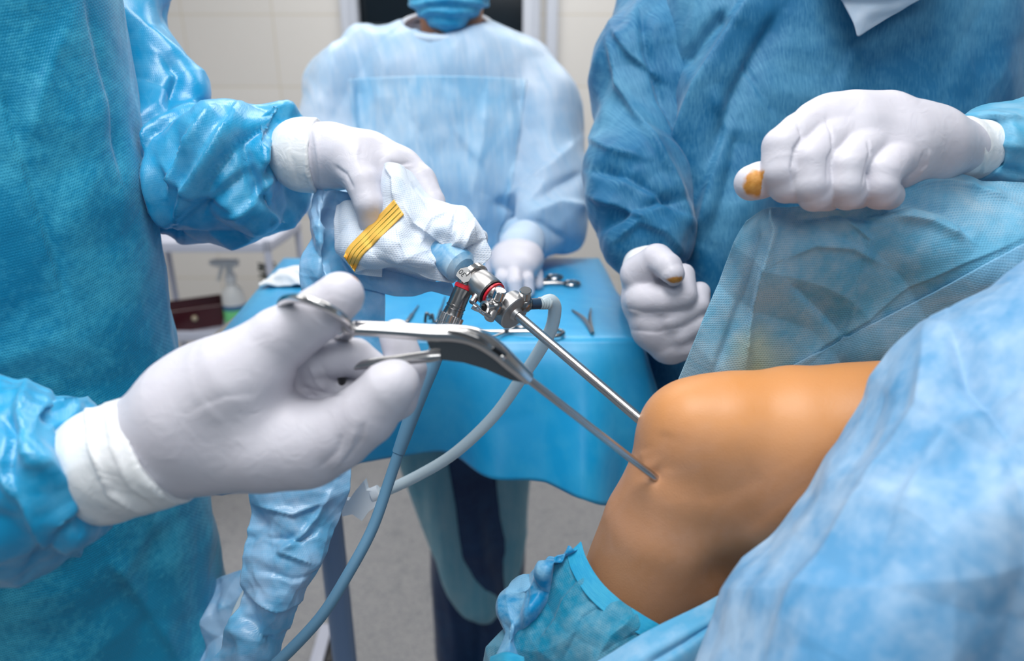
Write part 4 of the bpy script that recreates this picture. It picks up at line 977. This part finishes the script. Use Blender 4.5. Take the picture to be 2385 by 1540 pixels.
# yellow tape following the cloth
TL = [(918, 465), (880, 505), (838, 548), (812, 575), (800, 598)]; TR = [(941, 500), (905, 535), (868, 572), (843, 598), (826, 634)]
def poly(pl, t):
    x = t*(len(pl)-1); k = min(int(x), len(pl)-2); u = x-k
    g = lambda j: np.array(pl[max(0, min(len(pl)-1, j))], float)
    return catmull(g(k-1), g(k), g(k+1), g(k+2), u)
def strip(name, u0, u1, n, m, tree, mat, parent, lift, thick=.0004, t0=0, t1=1):
    rows = []
    for i in range(n):
        t = t0+(t1-t0)*i/(n-1); a = poly(TL, t); b = poly(TR, t); row = []
        for j in range(m):
            u = u0+(u1-u0)*j/(m-1); q = a*(1-u)+b*u; ps = [on_surface(t_, q[0], q[1], 0) for t_ in tree]; ps = [np.array(p_) for p_ in ps if p_ is not None]; row.append(min(ps, key=lambda p_: proj(p_)[2]) if ps else None)
        rows.append(row)
    dep = np.array([[np.nan if p is None else proj(p)[2] for p in r] for r in rows])
    dep = np.where(np.isnan(dep), np.nanmedian(dep), dep)
    for _ in range(4):
        e = np.pad(dep, 1, mode='edge'); dep = (e[:-2, 1:-1]+e[2:, 1:-1]+e[1:-1, :-2]+e[1:-1, 2:]+dep)/5
    dep -= lift; v = []
    for i in range(n):
        t = t0+(t1-t0)*i/(n-1); a = poly(TL, t); b = poly(TR, t)
        for j in range(m):
            u = u0+(u1-u0)*j/(m-1); q = a*(1-u)+b*u; v.append(P(q[0], q[1], dep[i, j]))
    i = np.arange(n-1)[:, None]*m+np.arange(m-1)[None, :]; f = np.stack([i, i+1, i+m+1, i+m], -1).reshape(-1, 4)
    o = mesh_obj(name, np.array(v), f, mat, parent, True); mo = o.modifiers.new('t', 'SOLIDIFY'); mo.thickness = thick; return o
tp = strip('tape', 0, 1, 60, 12, (cb,), M['tape'], CC_, .0016, .0006)
tt = BVHTree.FromPolygons([v.co.copy() for v in tp.data.vertices], [tuple(p.vertices) for p in tp.data.polygons])
for u in (.27, .5, .75): strip('tape_line', u-.012, u+.012, 60, 3, (tt,), M['green_ink'], tp, .0013, .0002)
# cross line near the tape end
pp = []
for k in range(12):
    t = k/11; q = np.array([799, 597])*(1-t)+np.array([822, 632])*t; h = on_surface(tt, q[0], q[1], .0006)
    if h: pp.append(h)
if len(pp) > 2: MB().tube(pp, .0004, 6, sub=1).build('tape_line', M['green_ink'], tp)
# hanging sterile camera sleeve
net = [[(722, 434, .668), (750, 440, .655), (790, 446, .66), (835, 450, .67)],
       [(716, 520, .664), (745, 530, .648), (772, 520, .668), (830, 540, .665)],
       [(712, 610, .660), (752, 620, .646), (792, 600, .670), (890, 640, .672)],
       [(706, 690, .656), (770, 690, .648), (830, 690, .668), (896, 690, .664)],
       [(690, 800, .652), (760, 800, .646), (830, 800, .664), (897, 795, .660)],
       [(640, 960, .64), (720, 960, .635), (800, 960, .645), (880, 940, .65)],
       [(592, 1130, .62), (665, 1120, .605), (745, 1110, .612), (822, 1075, .63)],
       [(575, 1240, .61), (650, 1235, .594), (735, 1225, .604), (795, 1200, .62)],
       [(558, 1340, .60), (632, 1345, .585), (705, 1345, .596), (748, 1320, .61)],
       [(545, 1440, .60), (610, 1440, .585), (660, 1440, .594), (702, 1420, .605)],
       [(470, 1570, .60), (540, 1570, .585), (600, 1570, .595), (640, 1560, .605)]]
FT = [([(830, 1080), (790, 1200), (745, 1320), (700, 1420)], 14, .0), ([(770, 1140), (740, 1200), (700, 1250), (640, 1290)], 12, .005), ([(620, 1255), (700, 1262), (740, 1240)], 9, -.005), ([(640, 1285), (720, 1310)], 9, .004), ([(600, 1180), (680, 1200), (760, 1170)], 9, .004), ([(580, 1390), (640, 1420), (720, 1400)], 9, .005), ([(560, 1430), (600, 1480), (640, 1500)], 10, -.005), ([(600, 1330), (680, 1350), (740, 1330)], 9, -.003), ([(735, 440), (760, 530), (750, 640), (735, 720)], 8, -.006)]
dt = sheet('camera_sleeve', net, 260, 90, M['film_blue'], None, lambda v: crumple(v, .045, .0070, 141, 6) + crumple(v, .018, .0020, 142, 5) + fold(v, FT), .0005)
net = [[(815, 610, .648), (880, 625, .650), (940, 640, .648), (1000, 655, .640), (1050, 655, .630)], [(825, 640, .655), (890, 662, .652), (950, 668, .650), (1005, 668, .640), (1056, 672, .632)], [(835, 668, .662), (895, 686, .660), (958, 690, .655), (1002, 679, .645), (1052, 693, .636)]]
sheet('lower_flap', net, 40, 90, M['film_blue'], dt, lambda v: crumple(v, .03, .004, 145, 5), .0005)
net = [[(880, 655, .675), (893, 655, .675), (905, 660, .675)], [(872, 760, .67), (892, 760, .67), (899, 760, .67)], [(868, 830, .665), (888, 830, .665), (897, 830, .665)]]
tag(dt, 'long pale blue plastic camera sleeve hanging from the white cloth down past the forceps hand', 'sleeve')
net = [[(395, 1410, .80), (470, 1365, .79), (560, 1325, .78), (640, 1300, .78)], [(400, 1450, .78), (470, 1430, .77), (540, 1420, .76), (620, 1420, .76)], [(400, 1520, .77), (470, 1510, .76), (530, 1510, .75), (600, 1500, .75)], [(400, 1640, .76), (470, 1640, .75), (530, 1640, .74), (600, 1640, .74)]]
tag(sheet('surgical_drape', net, 90, 80, M['film_blue'], None, lambda v: crumple(v, .05, .010, 151, 6) + crumple(v, .02, .0025, 152, 5), .0006), 'pale blue drape bunched at the bottom beside the left surgeon\'s gown', 'drape')

# ================================================================== arthroscope
AR = empty('arthroscope', V(1195, 708, .585), 'steel arthroscope with red rings running from the white cloth into the knee', 'arthroscope')
def AX(t0, t1): return t0, t1
A0 = V(1085, 632, .608); A1 = V(1515, 998, .505); ax = (A1-A0).normalized()
def tpx(px):
    """distance along the scope axis whose image falls at px"""
    lo, hi = -.08, .3
    for _ in range(40):
        m = (lo+hi)/2
        if proj(np.array(A0+ax*m))[0] < px: lo = m
        else: hi = m
    return m
def sec(a, b, r0, r1=None, **k):
    r1 = r0 if r1 is None else r1; ta, tb_ = tpx(a), tpx(b)
    return [(ta, r0*.6/F), (tb_, r1*.6/F)]
def lat(mb, pr, n=36, **k): return mb.lathe(A0, ax, pr, n, **k)
def pr(*pts): return [(tpx(x), r*.6/F) for x, r in pts]
vA = V(1066, 598, .614)
lat(MB(), pr((1020, 30), (1026, 38), (1050, 43), (1072, 42), (1080, 30))).build('camera_end', M['film_cap'], AR)
blk = MB().prism([V(x, y, .5895+.0004*(x-1080)/10) for x, y in ((1062, 642), (1065, 634), (1073, 625), (1088, 622), (1096, 632), (1098, 647), (1090, 656), (1080, 659))], V(1086, 640, .615)-V(1080, 640, .590)).build('prism_block', M['steel_satin'], AR)
lat(MB(), pr((1100, 30), (1102, 27), (1112, 26), (1113, 33), (1120, 34.5), (1141, 34.5), (1143, 33))).build('eyepiece_barrel', M['steel_satin'], AR)
lat(MB(), pr((1098, 35), (1099, 38), (1107, 38), (1108, 35))).build('collar', M['steel_bright'], AR)
lat(MB(), pr((1142, 29), (1143, 33.5), (1146, 33.5), (1147, 29))).build('seal', M['black'], AR)
lat(MB(), pr((1147, 29), (1148, 31.5), (1151, 31.5), (1152, 28))).build('red_ring', M['red'], AR)
lat(MB(), pr((1151, 28), (1154, 27), (1157, 20), (1163, 13), (1170, 12), (1176, 15), (1180, 15))).build('neck', M['steel_bright'], AR)
# bridge disc
lat(MB(), pr((1178, 14), (1178.5, 40), (1180, 42), (1200, 42), (1201.5, 40), (1202, 18), (1208, 14))).build('bridge_disc', M['steel_satin'], AR)
lat(MB(), pr((1205, 12), (1212, 10.6), (1600, 10.6)), 28).build('sheath', M['steel'], AR)
# side stopcocks, on a shared cross axis
S0 = V(1196, 709, .580)
L_end = V(1128, 716, .560); R_end = V(1262, 706, .590)
cr = (R_end-L_end).normalized()
px1 = .58/F
MB().cyl(S0+cr*(-30*px1), S0+cr*(-18*px1), 14*px1, n=20).cyl(S0+cr*(-34*px1), S0+cr*(-30*px1), 11*px1, n=20).build('side_collar', M['steel_bright'], AR)
BL = V(1154, 714, .567); BR = V(1222, 708, .582)
def stopcock(c, knob, low, lever=None):
    o = MB().ball(c, 21*px1, 10, 6).build('stopcock', M['steel_dark'], AR)
    kd = (V(*knob)-c).normalized()
    MB().cyl(c+kd*10*px1, c+kd*22*px1, 10*px1, n=20).cyl(c+kd*20*px1, c+kd*44*px1, 14.5*px1, n=28, bev=.0008).build('stopcock_knob', M['steel_bright'], o)
    if low:
        ld = (V(*low)-c).normalized()
        MB().cyl(c+ld*10*px1, c+ld*38*px1, 12*px1, n=24, bev=.0006).build('lever_hub', M['steel_satin'], o)
        if lever: MB().tube([V(*p) for p in lever], [.0032, .0030, .0017, .0019, .0026], 12).build('lever', M['steel_bright'], o)
    return o
stopcock(BL, (1165, 680, .560), (1138, 745, .560), [(1102, 712, .552), (1109, 717, .552), (1118, 724, .553), (1128, 731, .555), (1139, 738, .557)])
stopcock(BR, (1224, 680, .572), None)
ld = (V(1126, 716, .556)-BL).normalized()
MB().lathe(BL+ld*10*px1, ld, [(0, 12*px1), (9*px1, 12*px1), (19*px1, 12*px1), (22*px1, 15*px1), (27*px1, 15*px1), (27.5*px1, 9*px1), (16*px1, 8.4*px1)], 26, cap=False).build('outlet', M['steel'], AR)
MB().cyl(BL+ld*12*px1, BL+ld*15*px1, 8*px1, n=20).build('outlet_bore', M['black'], AR)
# alignment pin below the barrel
MB().cyl(V(1118, 676, .592), V(1099, 706, .585), 8.5*px1, n=20, bev=.0006).build('locking_pin', M['steel'], AR)
# light post
LP0 = V(1087, 655, .60); LP1 = V(1030, 790, .60); la = (LP1-LP0).normalized(); LL = (LP1-LP0).length; k_ = .6/F
def lp(mb, *pts, **k): return mb.lathe(LP0, la, [(t*k_, r*k_) for t, r in pts], k.pop('n', 32), **k)
lp(MB(), (2, 20), (14, 20)).build('post_base', M['steel_dark'], AR)
lp(MB(), (10, 21), (11, 23), (20, 23), (21, 20)).build('red_ring', M['red'], AR)
post = lp(MB(), (20, 20), (21, 22), (62, 22), (63, 23.5), (66, 23.5), (67, 22), (72, 22), (73, 23.5), (76, 23), (86, 24)).build('light_post', M['steel_dark'], AR)
lp(MB(), (86, 27), (88, 29), (106, 29), (108, 27), n=64, knurl=.05).build('knurled_nut', M['steel'], AR)
lp(MB(), (107, 26), (108, 27.5), (146, 27), (148, 24), n=64, knurl=.05).build('knurled_nut', M['steel'], AR)
# engraved figures on the prism block
tc = bpy.data.curves.new('figures', 'FONT'); tc.body = '30'; tc.size = .0062; tc.extrude = .00008; tc.align_x = 'CENTER'; tc.align_y = 'CENTER'
to = bpy.data.objects.new('tmp', tc); C.objects.link(to)
dg = bpy.context.evaluated_depsgraph_get(); me = bpy.data.meshes.new_from_object(to.evaluated_get(dg)); bpy.data.objects.remove(to)
bb = bvh(blk); hd = Vector((0, 0, CAMZ)); hit = bb.ray_cast(hd, (V(1077, 636, 1)-hd).normalized()); nrm = hit[1]
if nrm.dot(hit[0]-hd) > 0: nrm = -nrm
c_ = hit[0]+nrm*.0002
t_right = V(1070, 629, .59)-V(1081, 642, .59); t_right = (t_right-nrm*t_right.dot(nrm)).normalized(); t_up = nrm.cross(t_right)
Mx = Matrix((t_right, t_up, nrm)).transposed().to_4x4(); Mx.translation = c_
me.transform(Mx); me.materials.clear(); link('engraved_30', me, M['ink'], AR)

# light cable
lc = empty('light_cable', V(1033, 778, .60), 'thick grey-blue light cable hanging from the scope post to the bottom edge', 'cable')
MB().tube([V(1038, 772, .60), V(1018, 815, .60), V(1000, 860, .60), V(975, 925, .60), (V(928, 1055, .60))], [.0072, .0078, .0080, .0072, .0056], 20).build('strain_relief', M['cable'], lc)
MB().tube([V(930, 1050, .60), V(905, 1125, .598), V(868, 1230, .59), V(815, 1330, .58), V(745, 1440, .57), V(640, 1550, .56), V(540, 1640, .55)], .0049, 20).build('cable', M['cable'], lc)
# suction tube
st = empty('suction_tube', V(1240, 706, .586), 'clear flexible tube curving from the scope connector down behind the forceps', 'tube')
MB().tube([V(1262, 706, .588), V(1282, 700, .592), V(1292, 718, .60), V(1284, 765, .615), V(1255, 820, .63), V(1215, 880, .645), V(1150, 970, .66), V(1060, 1055, .67), V(970, 1110, .68), V(880, 1152, .685), V(835, 1175, .685)],
          [.0050, .0058, .0060, .0060, .0058, .0058, .0056, .0056, .0056, .0056, .0056], 18).build('tube', M['tube'], st)
cn = MB().cyl(V(1236, 708, .585), V(1257, 707, .588), 13.5*px1, n=26).build('connector', M['navy'], st)
mb = MB()
for k in range(4): mb.lathe(V(1256+k*6, 706.5, .588), cr, [(0, 13*px1), (1.5*px1, 15*px1), (4*px1, 15*px1), (5.5*px1, 13*px1)], 24)
mb.cyl(V(1256, 706.5, .588), V(1284, 705, .590), 12.5*px1, n=24).build('ribbed_sleeve', M['tube'], st)
# pinch clamp on the tube
pc = empty('tube_clamp', V(845, 1165, .685), 'white plastic pinch clamp on the clear tube near the table leg', 'clamp')
c0 = V(842, 1166, .68); u_ = (V(880, 1150, .68)-V(800, 1185, .68)).normalized(); w_ = (V(842, 1130, .68)-V(842, 1200, .68)).normalized(); w_ = (w_-u_*w_.dot(u_)).normalized(); dz_ = u_.cross(w_)
def L2(a, b): return c0+u_*a+w_*b+dz_*.006
MB().prism([L2(-.022, -.006), L2(-.016, .010), L2(-.010, .006), L2(0, .012), L2(.012, .018), L2(.010, .008), L2(.018, .004), L2(.016, -.010), L2(.004, -.012), L2(-.006, -.018), L2(-.012, -.008)], -dz_*.012).build('clamp_body', M['clamp'], pc)
MB().cyl(c0+u_*.012, c0+u_*.020, .008, n=20).build('collar', M['clamp'], pc)
MB().tube([V(585, 1370, .625), V(555, 1430, .620), V(540, 1490, .615), V(532, 1580, .61)], .0058, 16).build('tube_end', M['tube'], st)

# ================================================================== arthroscopic punch forceps
FO = empty('punch_forceps', V(1100, 800, .415), 'steel ring-handled punch forceps held in the nearest gloved hand, its long shaft entering the knee', 'forceps')
rp = []
rc = P(738, 742, .405)
e1 = P(815, 770, .405)-P(661, 716, .405); e1 /= 2; e2 = P(750, 704, .374)-P(752, 742, .405)
for k in range(16):
    a = 2*pi*k/16; rp.append(rc+e1*cos(a)+e2*sin(a))
MB().tube(rp, .0034, 16, cyc=True, sub=4, flat=(.8, 1.15)).build('thumb_ring', M['steel_bright'], FO)
MB().tube([V(800, 748, .401), V(812, 763, .404), V(835, 766, .406)], [.0030, .0048, .0042], 14).build('ring_neck', M['steel_bright'], FO)
# upper shank: flat bar bending down into the shaft
up_ = Vector((0, -SP*0+.0, 1))
MB().tube([V(822, 764, .405), V(900, 768, .407), V(1000, 775, .410), V(1060, 777, .412), V(1110, 787, .414), V(1155, 814, .417), V(1195, 850, .422), V(1232, 882, .428)],
          [.0040, .0043, .0047, .0050, .0056, .0052, .0046, .0038], 20, sub=8, flat=(1.0, 1.25), up=(0, -.35, .93)).build('upper_shank', M['steel_bright'], FO)
MB().tube([V(1042, 772, .4065), V(1075, 776, .407), V(1112, 790, .4085), V(1140, 806, .411)], [.0012, .0022, .0028, .0012], 12, sub=6, flat=(1.0, 1.2)).build('joint_slot', M['steel_dark'], FO)
MB().box(tuple(V(1162, 820, .4115)), (.009, .0035, .0028), Matrix.Rotation(radians(38), 3, 'Y')).build('slot', M['black'], FO)
MB().ball(V(1170, 832, .4122), .0022, 12, 8).build('rivet', M['steel_bright'], FO)
# side plate
pl = [V(990, 786, .418), V(1060, 790, .418), V(1120, 800, .420), V(1170, 838, .423), V(1228, 882, .428), V(1222, 892, .429), V(1190, 886, .427), V(1130, 860, .423), V(1080, 845, .420), V(1040, 840, .419), V(1012, 838, .418)]
MB().prism(pl, (0, .005, -.0015)).build('side_plate', steel('steel_plate', .25, .22, (60, 60, 60)), FO)
MB().tube([V(1026, 828, .4165), V(1002, 830, .4165), V(960, 835, .417), V(890, 843, .418), V(840, 850, .42), V(808, 860, .424)], [.0032, .0040, .0036, .0032, .0028, .0022], 14, sub=6, flat=(1, .8)).build('lower_handle', M['steel'], FO)
MB().tube([V(812, 858, .424), V(798, 872, .43), V(800, 905, .44), V(825, 925, .45), V(862, 905, .455), V(868, 870, .448), V(845, 852, .436)], .0026, 12, cyc=True, sub=5).build('finger_ring', M['black'], FO)
SH0 = V(1228, 881, .428); SH1 = V(1528, 1114, .474)
MB().cyl(SH0, SH1, .0026, .0027, n=20).build('shaft', M['steel'], FO)
dd_ = (SH1-SH0); MB().cyl(SH0+dd_*.0+Vector((0, -.0018, .0022)), SH0+dd_*.92+Vector((0, -.0012, .0012)), .0014, .0013, n=12).build('pull_rod', M['steel_satin'], FO)

# ================================================================== drapes round the knee
net = [[(1738, 512, .525), (1800, 482, .515), (1880, 486, .505), (1980, 490, .50), (2080, 430, .512), (2180, 404, .53), (2290, 420, .54), (2480, 445, .54), (2700, 470, .57), (2950, 560, .60)],
       [(1715, 560, .535), (1790, 540, .515), (1880, 540, .512), (1990, 540, .508), (2100, 500, .510), (2200, 480, .520), (2320, 490, .525), (2490, 520, .525), (2720, 560, .56), (2970, 640, .60)],
       [(1680, 640, .555), (1775, 640, .530), (1870, 640, .530), (1990, 640, .525), (2110, 610, .515), (2220, 590, .510), (2340, 590, .51), (2500, 600, .51), (2730, 650, .55), (2990, 730, .60)],
       [(1635, 750, .57), (1745, 750, .555), (1860, 750, .552), (1990, 740, .545), (2120, 720, .53), (2230, 700, .52), (2350, 690, .51), (2500, 690, .51), (2740, 740, .55), (3000, 820, .60)],
       [(1598, 840, .585), (1715, 850, .57), (1850, 850, .572), (1990, 850, .56), (2120, 830, .55), (2240, 800, .54), (2350, 790, .53), (2500, 790, .53), (2740, 840, .57), (3000, 910, .60)],
       [(1560, 930, .60), (1700, 950, .59), (1840, 960, .60), (1990, 960, .60), (2120, 950, .59), (2240, 920, .58), (2350, 900, .57), (2500, 900, .57), (2740, 950, .60), (3000, 1000, .62)]]
FD = [([(1795, 490), (1800, 540), (1770, 650), (1745, 760), (1730, 860)], 9, .006), ([(1770, 520), (1755, 600), (1700, 760), (1660, 870)], 12, -.004), ([(1960, 500), (2030, 560), (1990, 700), (1960, 840)], 7, .0022),
      ([(1850, 850), (1950, 790), (2100, 690), (2250, 610), (2385, 560)], 9, .0015), ([(1830, 600), (1900, 570), (1990, 580), (2060, 620)], 24, .004), ([(1840, 660), (1900, 720), (1960, 780)], 18, -.004), ([(2080, 500), (2160, 520), (2240, 560)], 20, .005), ([(2100, 440), (2180, 430), (2260, 440), (2360, 480)], 16, .005), ([(2050, 500), (2120, 480), (2200, 500), (2260, 560)], 16, -.006), ([(1870, 520), (1960, 510), (2050, 520)], 14, -.003)]
td = sheet('surgical_drape', net, 220, 300, M['drape_tent'], None, lambda v: crumple(v, .075, .0085, 161, 6) + crumple(v, .03, .0016, 162, 5) + fold(v, FD), .0006, stain=lambda v: np.clip(1-np.hypot((proj(v)[0]-1765)/95, (proj(v)[1]-850)/100)+.35*vnoise(v*60, 3), 0, 1)*(proj(v)[1] > 600))
tag(td, 'blue-grey dotted drape raised like a tent behind the knee, gripped by the white-gloved fist', 'drape')
# lighter doubled strip lying on the tent
net = [[(1840, 850, .560), (1940, 790, .541), (2060, 710, .523), (2200, 622, .503), (2385, 535, .497), (2500, 490, .497)], [(1850, 878, .565), (1980, 825, .543), (2110, 755, .525), (2250, 690, .507), (2400, 610, .498), (2520, 560, .498)],
       [(1860, 915, .575), (2010, 880, .556), (2150, 830, .54), (2300, 760, .524), (2420, 700, .515), (2540, 640, .51)]]
tb_ = bvh(td)
def dbl(u, v):
    return 1838+582*u+70*v, 852-304*u+ (120+110*u)*v
tag(patch('reinforced_panel', dbl, 90, 50, tb_, M['drape_panel'], td, .0028), 'paler doubled strip')
# near, out of focus drape over the thigh
net = [[(3300, 420, .56), (2950, 380, .48), (2600, 480, .44), (2385, 622, .43), (2250, 705, .425), (2150, 775, .42), (2062, 842, .42), (1975, 980, .42), (1900, 1095, .418), (1800, 1240, .415), (1705, 1368, .41), (1640, 1475, .405), (1560, 1610, .40)],
       [(3350, 480, .52), (3000, 440, .44), (2640, 540, .40), (2430, 670, .392), (2300, 760, .388), (2200, 830, .385), (2100, 900, .385), (2010, 1030, .385), (1930, 1140, .382), (1835, 1280, .378), (1745, 1410, .372), (1690, 1510, .368), (1620, 1640, .36)],
       [(3400, 640, .46), (3060, 610, .40), (2700, 700, .36), (2520, 810, .35), (2400, 890, .345), (2300, 960, .34), (2220, 1020, .34), (2120, 1130, .338), (2040, 1230, .335), (1950, 1350, .33), (1880, 1460, .325), (1820, 1560, .32), (1760, 1700, .31)],
       [(3500, 860, .42), (3200, 820, .37), (2900, 900, .33), (2700, 1000, .32), (2560, 1060, .315), (2460, 1110, .31), (2380, 1160, .308), (2290, 1260, .306), (2210, 1350, .304), (2130, 1450, .30), (2060, 1550, .297), (2000, 1660, .294), (1950, 1800, .29)],
       [(3800, 1150, .42), (3500, 1120, .37), (3200, 1200, .33), (3000, 1270, .325), (2850, 1330, .32), (2750, 1380, .315), (2650, 1430, .312), (2560, 1500, .31), (2480, 1570, .306), (2400, 1650, .304), (2330, 1730, .30), (2280, 1830, .297), (2200, 1950, .29)]]
fd = sheet('surgical_drape', net, 220, 320, M['drape_front'], None, lambda v: crumple(v, .095, .0090, 171, 5) + crumple(v, .03, .0014, 172, 6) + fold(v, [([(2170, 780), (2140, 950), (2030, 1120), (1900, 1330), (1760, 1540)], 40, .005), ([(2220, 770), (2250, 900), (2350, 1000)], 40, -.006), ([(2385, 900), (2200, 1000), (2100, 1200)], 50, .004)]), .0008)
tag(fd, 'large pale blue drape over the thigh in the lower right corner, out of focus', 'drape')
# drape sleeve on the shin: band + body + ruffle
SE = [(1352, 1262, .520), (1364, 1300, .506), (1395, 1352, .490), (1440, 1396, .480), (1490, 1430, .474), (1545, 1462, .472), (1620, 1500, .476)]
def off(k, dx, dy, dd): x, y, d_ = SE[k]; return (x+dx, y+dy, d_+dd)
net = [[off(k, 0, 0, 0) for k in range(7)], [off(k, -34, 30, -.004) for k in range(7)], [off(k, -100, 105, -.004-.004*sin(k/6*pi)) for k in range(7)], [off(k, -175, 200, .004) for k in range(7)], [off(k, -250, 310, .012) for k in range(7)]]
dl = sheet('leg_drape', net, 160, 180, M['drape_leg'], None, lambda v: crumple(v, .05, .0055, 181, 5) + fold(v, [([(1470, 1440), (1420, 1480), (1370, 1560)], 16, .004), ([(1420, 1400), (1360, 1440), (1310, 1540)], 16, -.003), ([(1370, 1340), (1310, 1400), (1250, 1500)], 12, .003)]), .0006)
tag(dl, 'turquoise dotted drape sleeve pulled over the shin below the knee', 'drape')
net = [[off(k, 1, -2, -.0012) for k in range(7)], [off(k, -14, 12, -.0040) for k in range(7)], [off(k, -33, 29, -.0066) for k in range(7)]]
sheet('hem_band', net, 24, 160, M['drape_band'], dl, lambda v: soft(v, .02, .0006, 7), .0010)
net = [[(1345, 1268, .52), (1320, 1320, .522), (1290, 1380, .515), (1250, 1450, .51), (1220, 1520, .51), (1200, 1620, .51)],
       [(1328, 1280, .512), (1275, 1325, .500), (1262, 1372, .508), (1225, 1425, .496), (1205, 1500, .505), (1180, 1620, .505)],
       [(1332, 1282, .53), (1250, 1320, .535), (1222, 1362, .512), (1185, 1400, .520), (1190, 1470, .498), (1160, 1600, .51)],
       [(1335, 1290, .55), (1270, 1320, .555), (1215, 1350, .545), (1160, 1415, .53), (1158, 1455, .525), (1178, 1505, .52)],
       [(1340, 1300, .57), (1290, 1340, .575), (1240, 1370, .57), (1180, 1420, .56), (1175, 1460, .555), (1185, 1500, .55)]]
sheet('ruffle', net, 120, 160, cloth('drape_ruffle', lin(0, 150, 208), lin(150, 204, 234), dot=.3, mott=(24, 80), amt=.9, lo=.42, hi=.58, trans=.25, rough=.38), dl, lambda v: crumple(v, .034, .0085, 191, 6), .0006)
net = [[(1140, 1530, .50), (1180, 1518, .49), (1220, 1530, .485)], [(1135, 1580, .49), (1180, 1570, .47), (1230, 1580, .48)], [(1130, 1640, .49), (1180, 1640, .47), (1240, 1640, .48)]]
sheet('ruffle', net, 30, 30, M['drape_band'], dl, None, .0006)
# sheet under the calf
net = [[(1180, 1640, .46), (1280, 1590, .452), (1400, 1533, .447), (1530, 1466, .446), (1640, 1406, .45), (1722, 1348, .455), (1800, 1260, .46), (1900, 1180, .46)],
       [(1230, 1680, .44), (1330, 1625, .432), (1440, 1575, .428), (1560, 1510, .428), (1670, 1450, .432), (1750, 1400, .437), (1840, 1320, .44), (1940, 1240, .44)],
       [(1300, 1760, .44), (1400, 1700, .432), (1500, 1660, .43), (1620, 1600, .43), (1740, 1540, .433), (1830, 1480, .437), (1920, 1400, .44), (2000, 1320, .44)],
       [(1400, 1900, .45), (1500, 1840, .445), (1600, 1800, .444), (1720, 1740, .444), (1840, 1680, .446), (1930, 1600, .448), (2000, 1500, .45), (2080, 1420, .45)]]
tag(sheet('surgical_drape', net, 100, 180, M['drape_low'], None, lambda v: crumple(v, .06, .005, 201, 5) + fold(v, [([(1500, 1560), (1600, 1500), (1690, 1430)], 18, -.004)]), .0006), 'light blue drape edge tucked under the calf between shin sleeve and corner drape', 'drape')
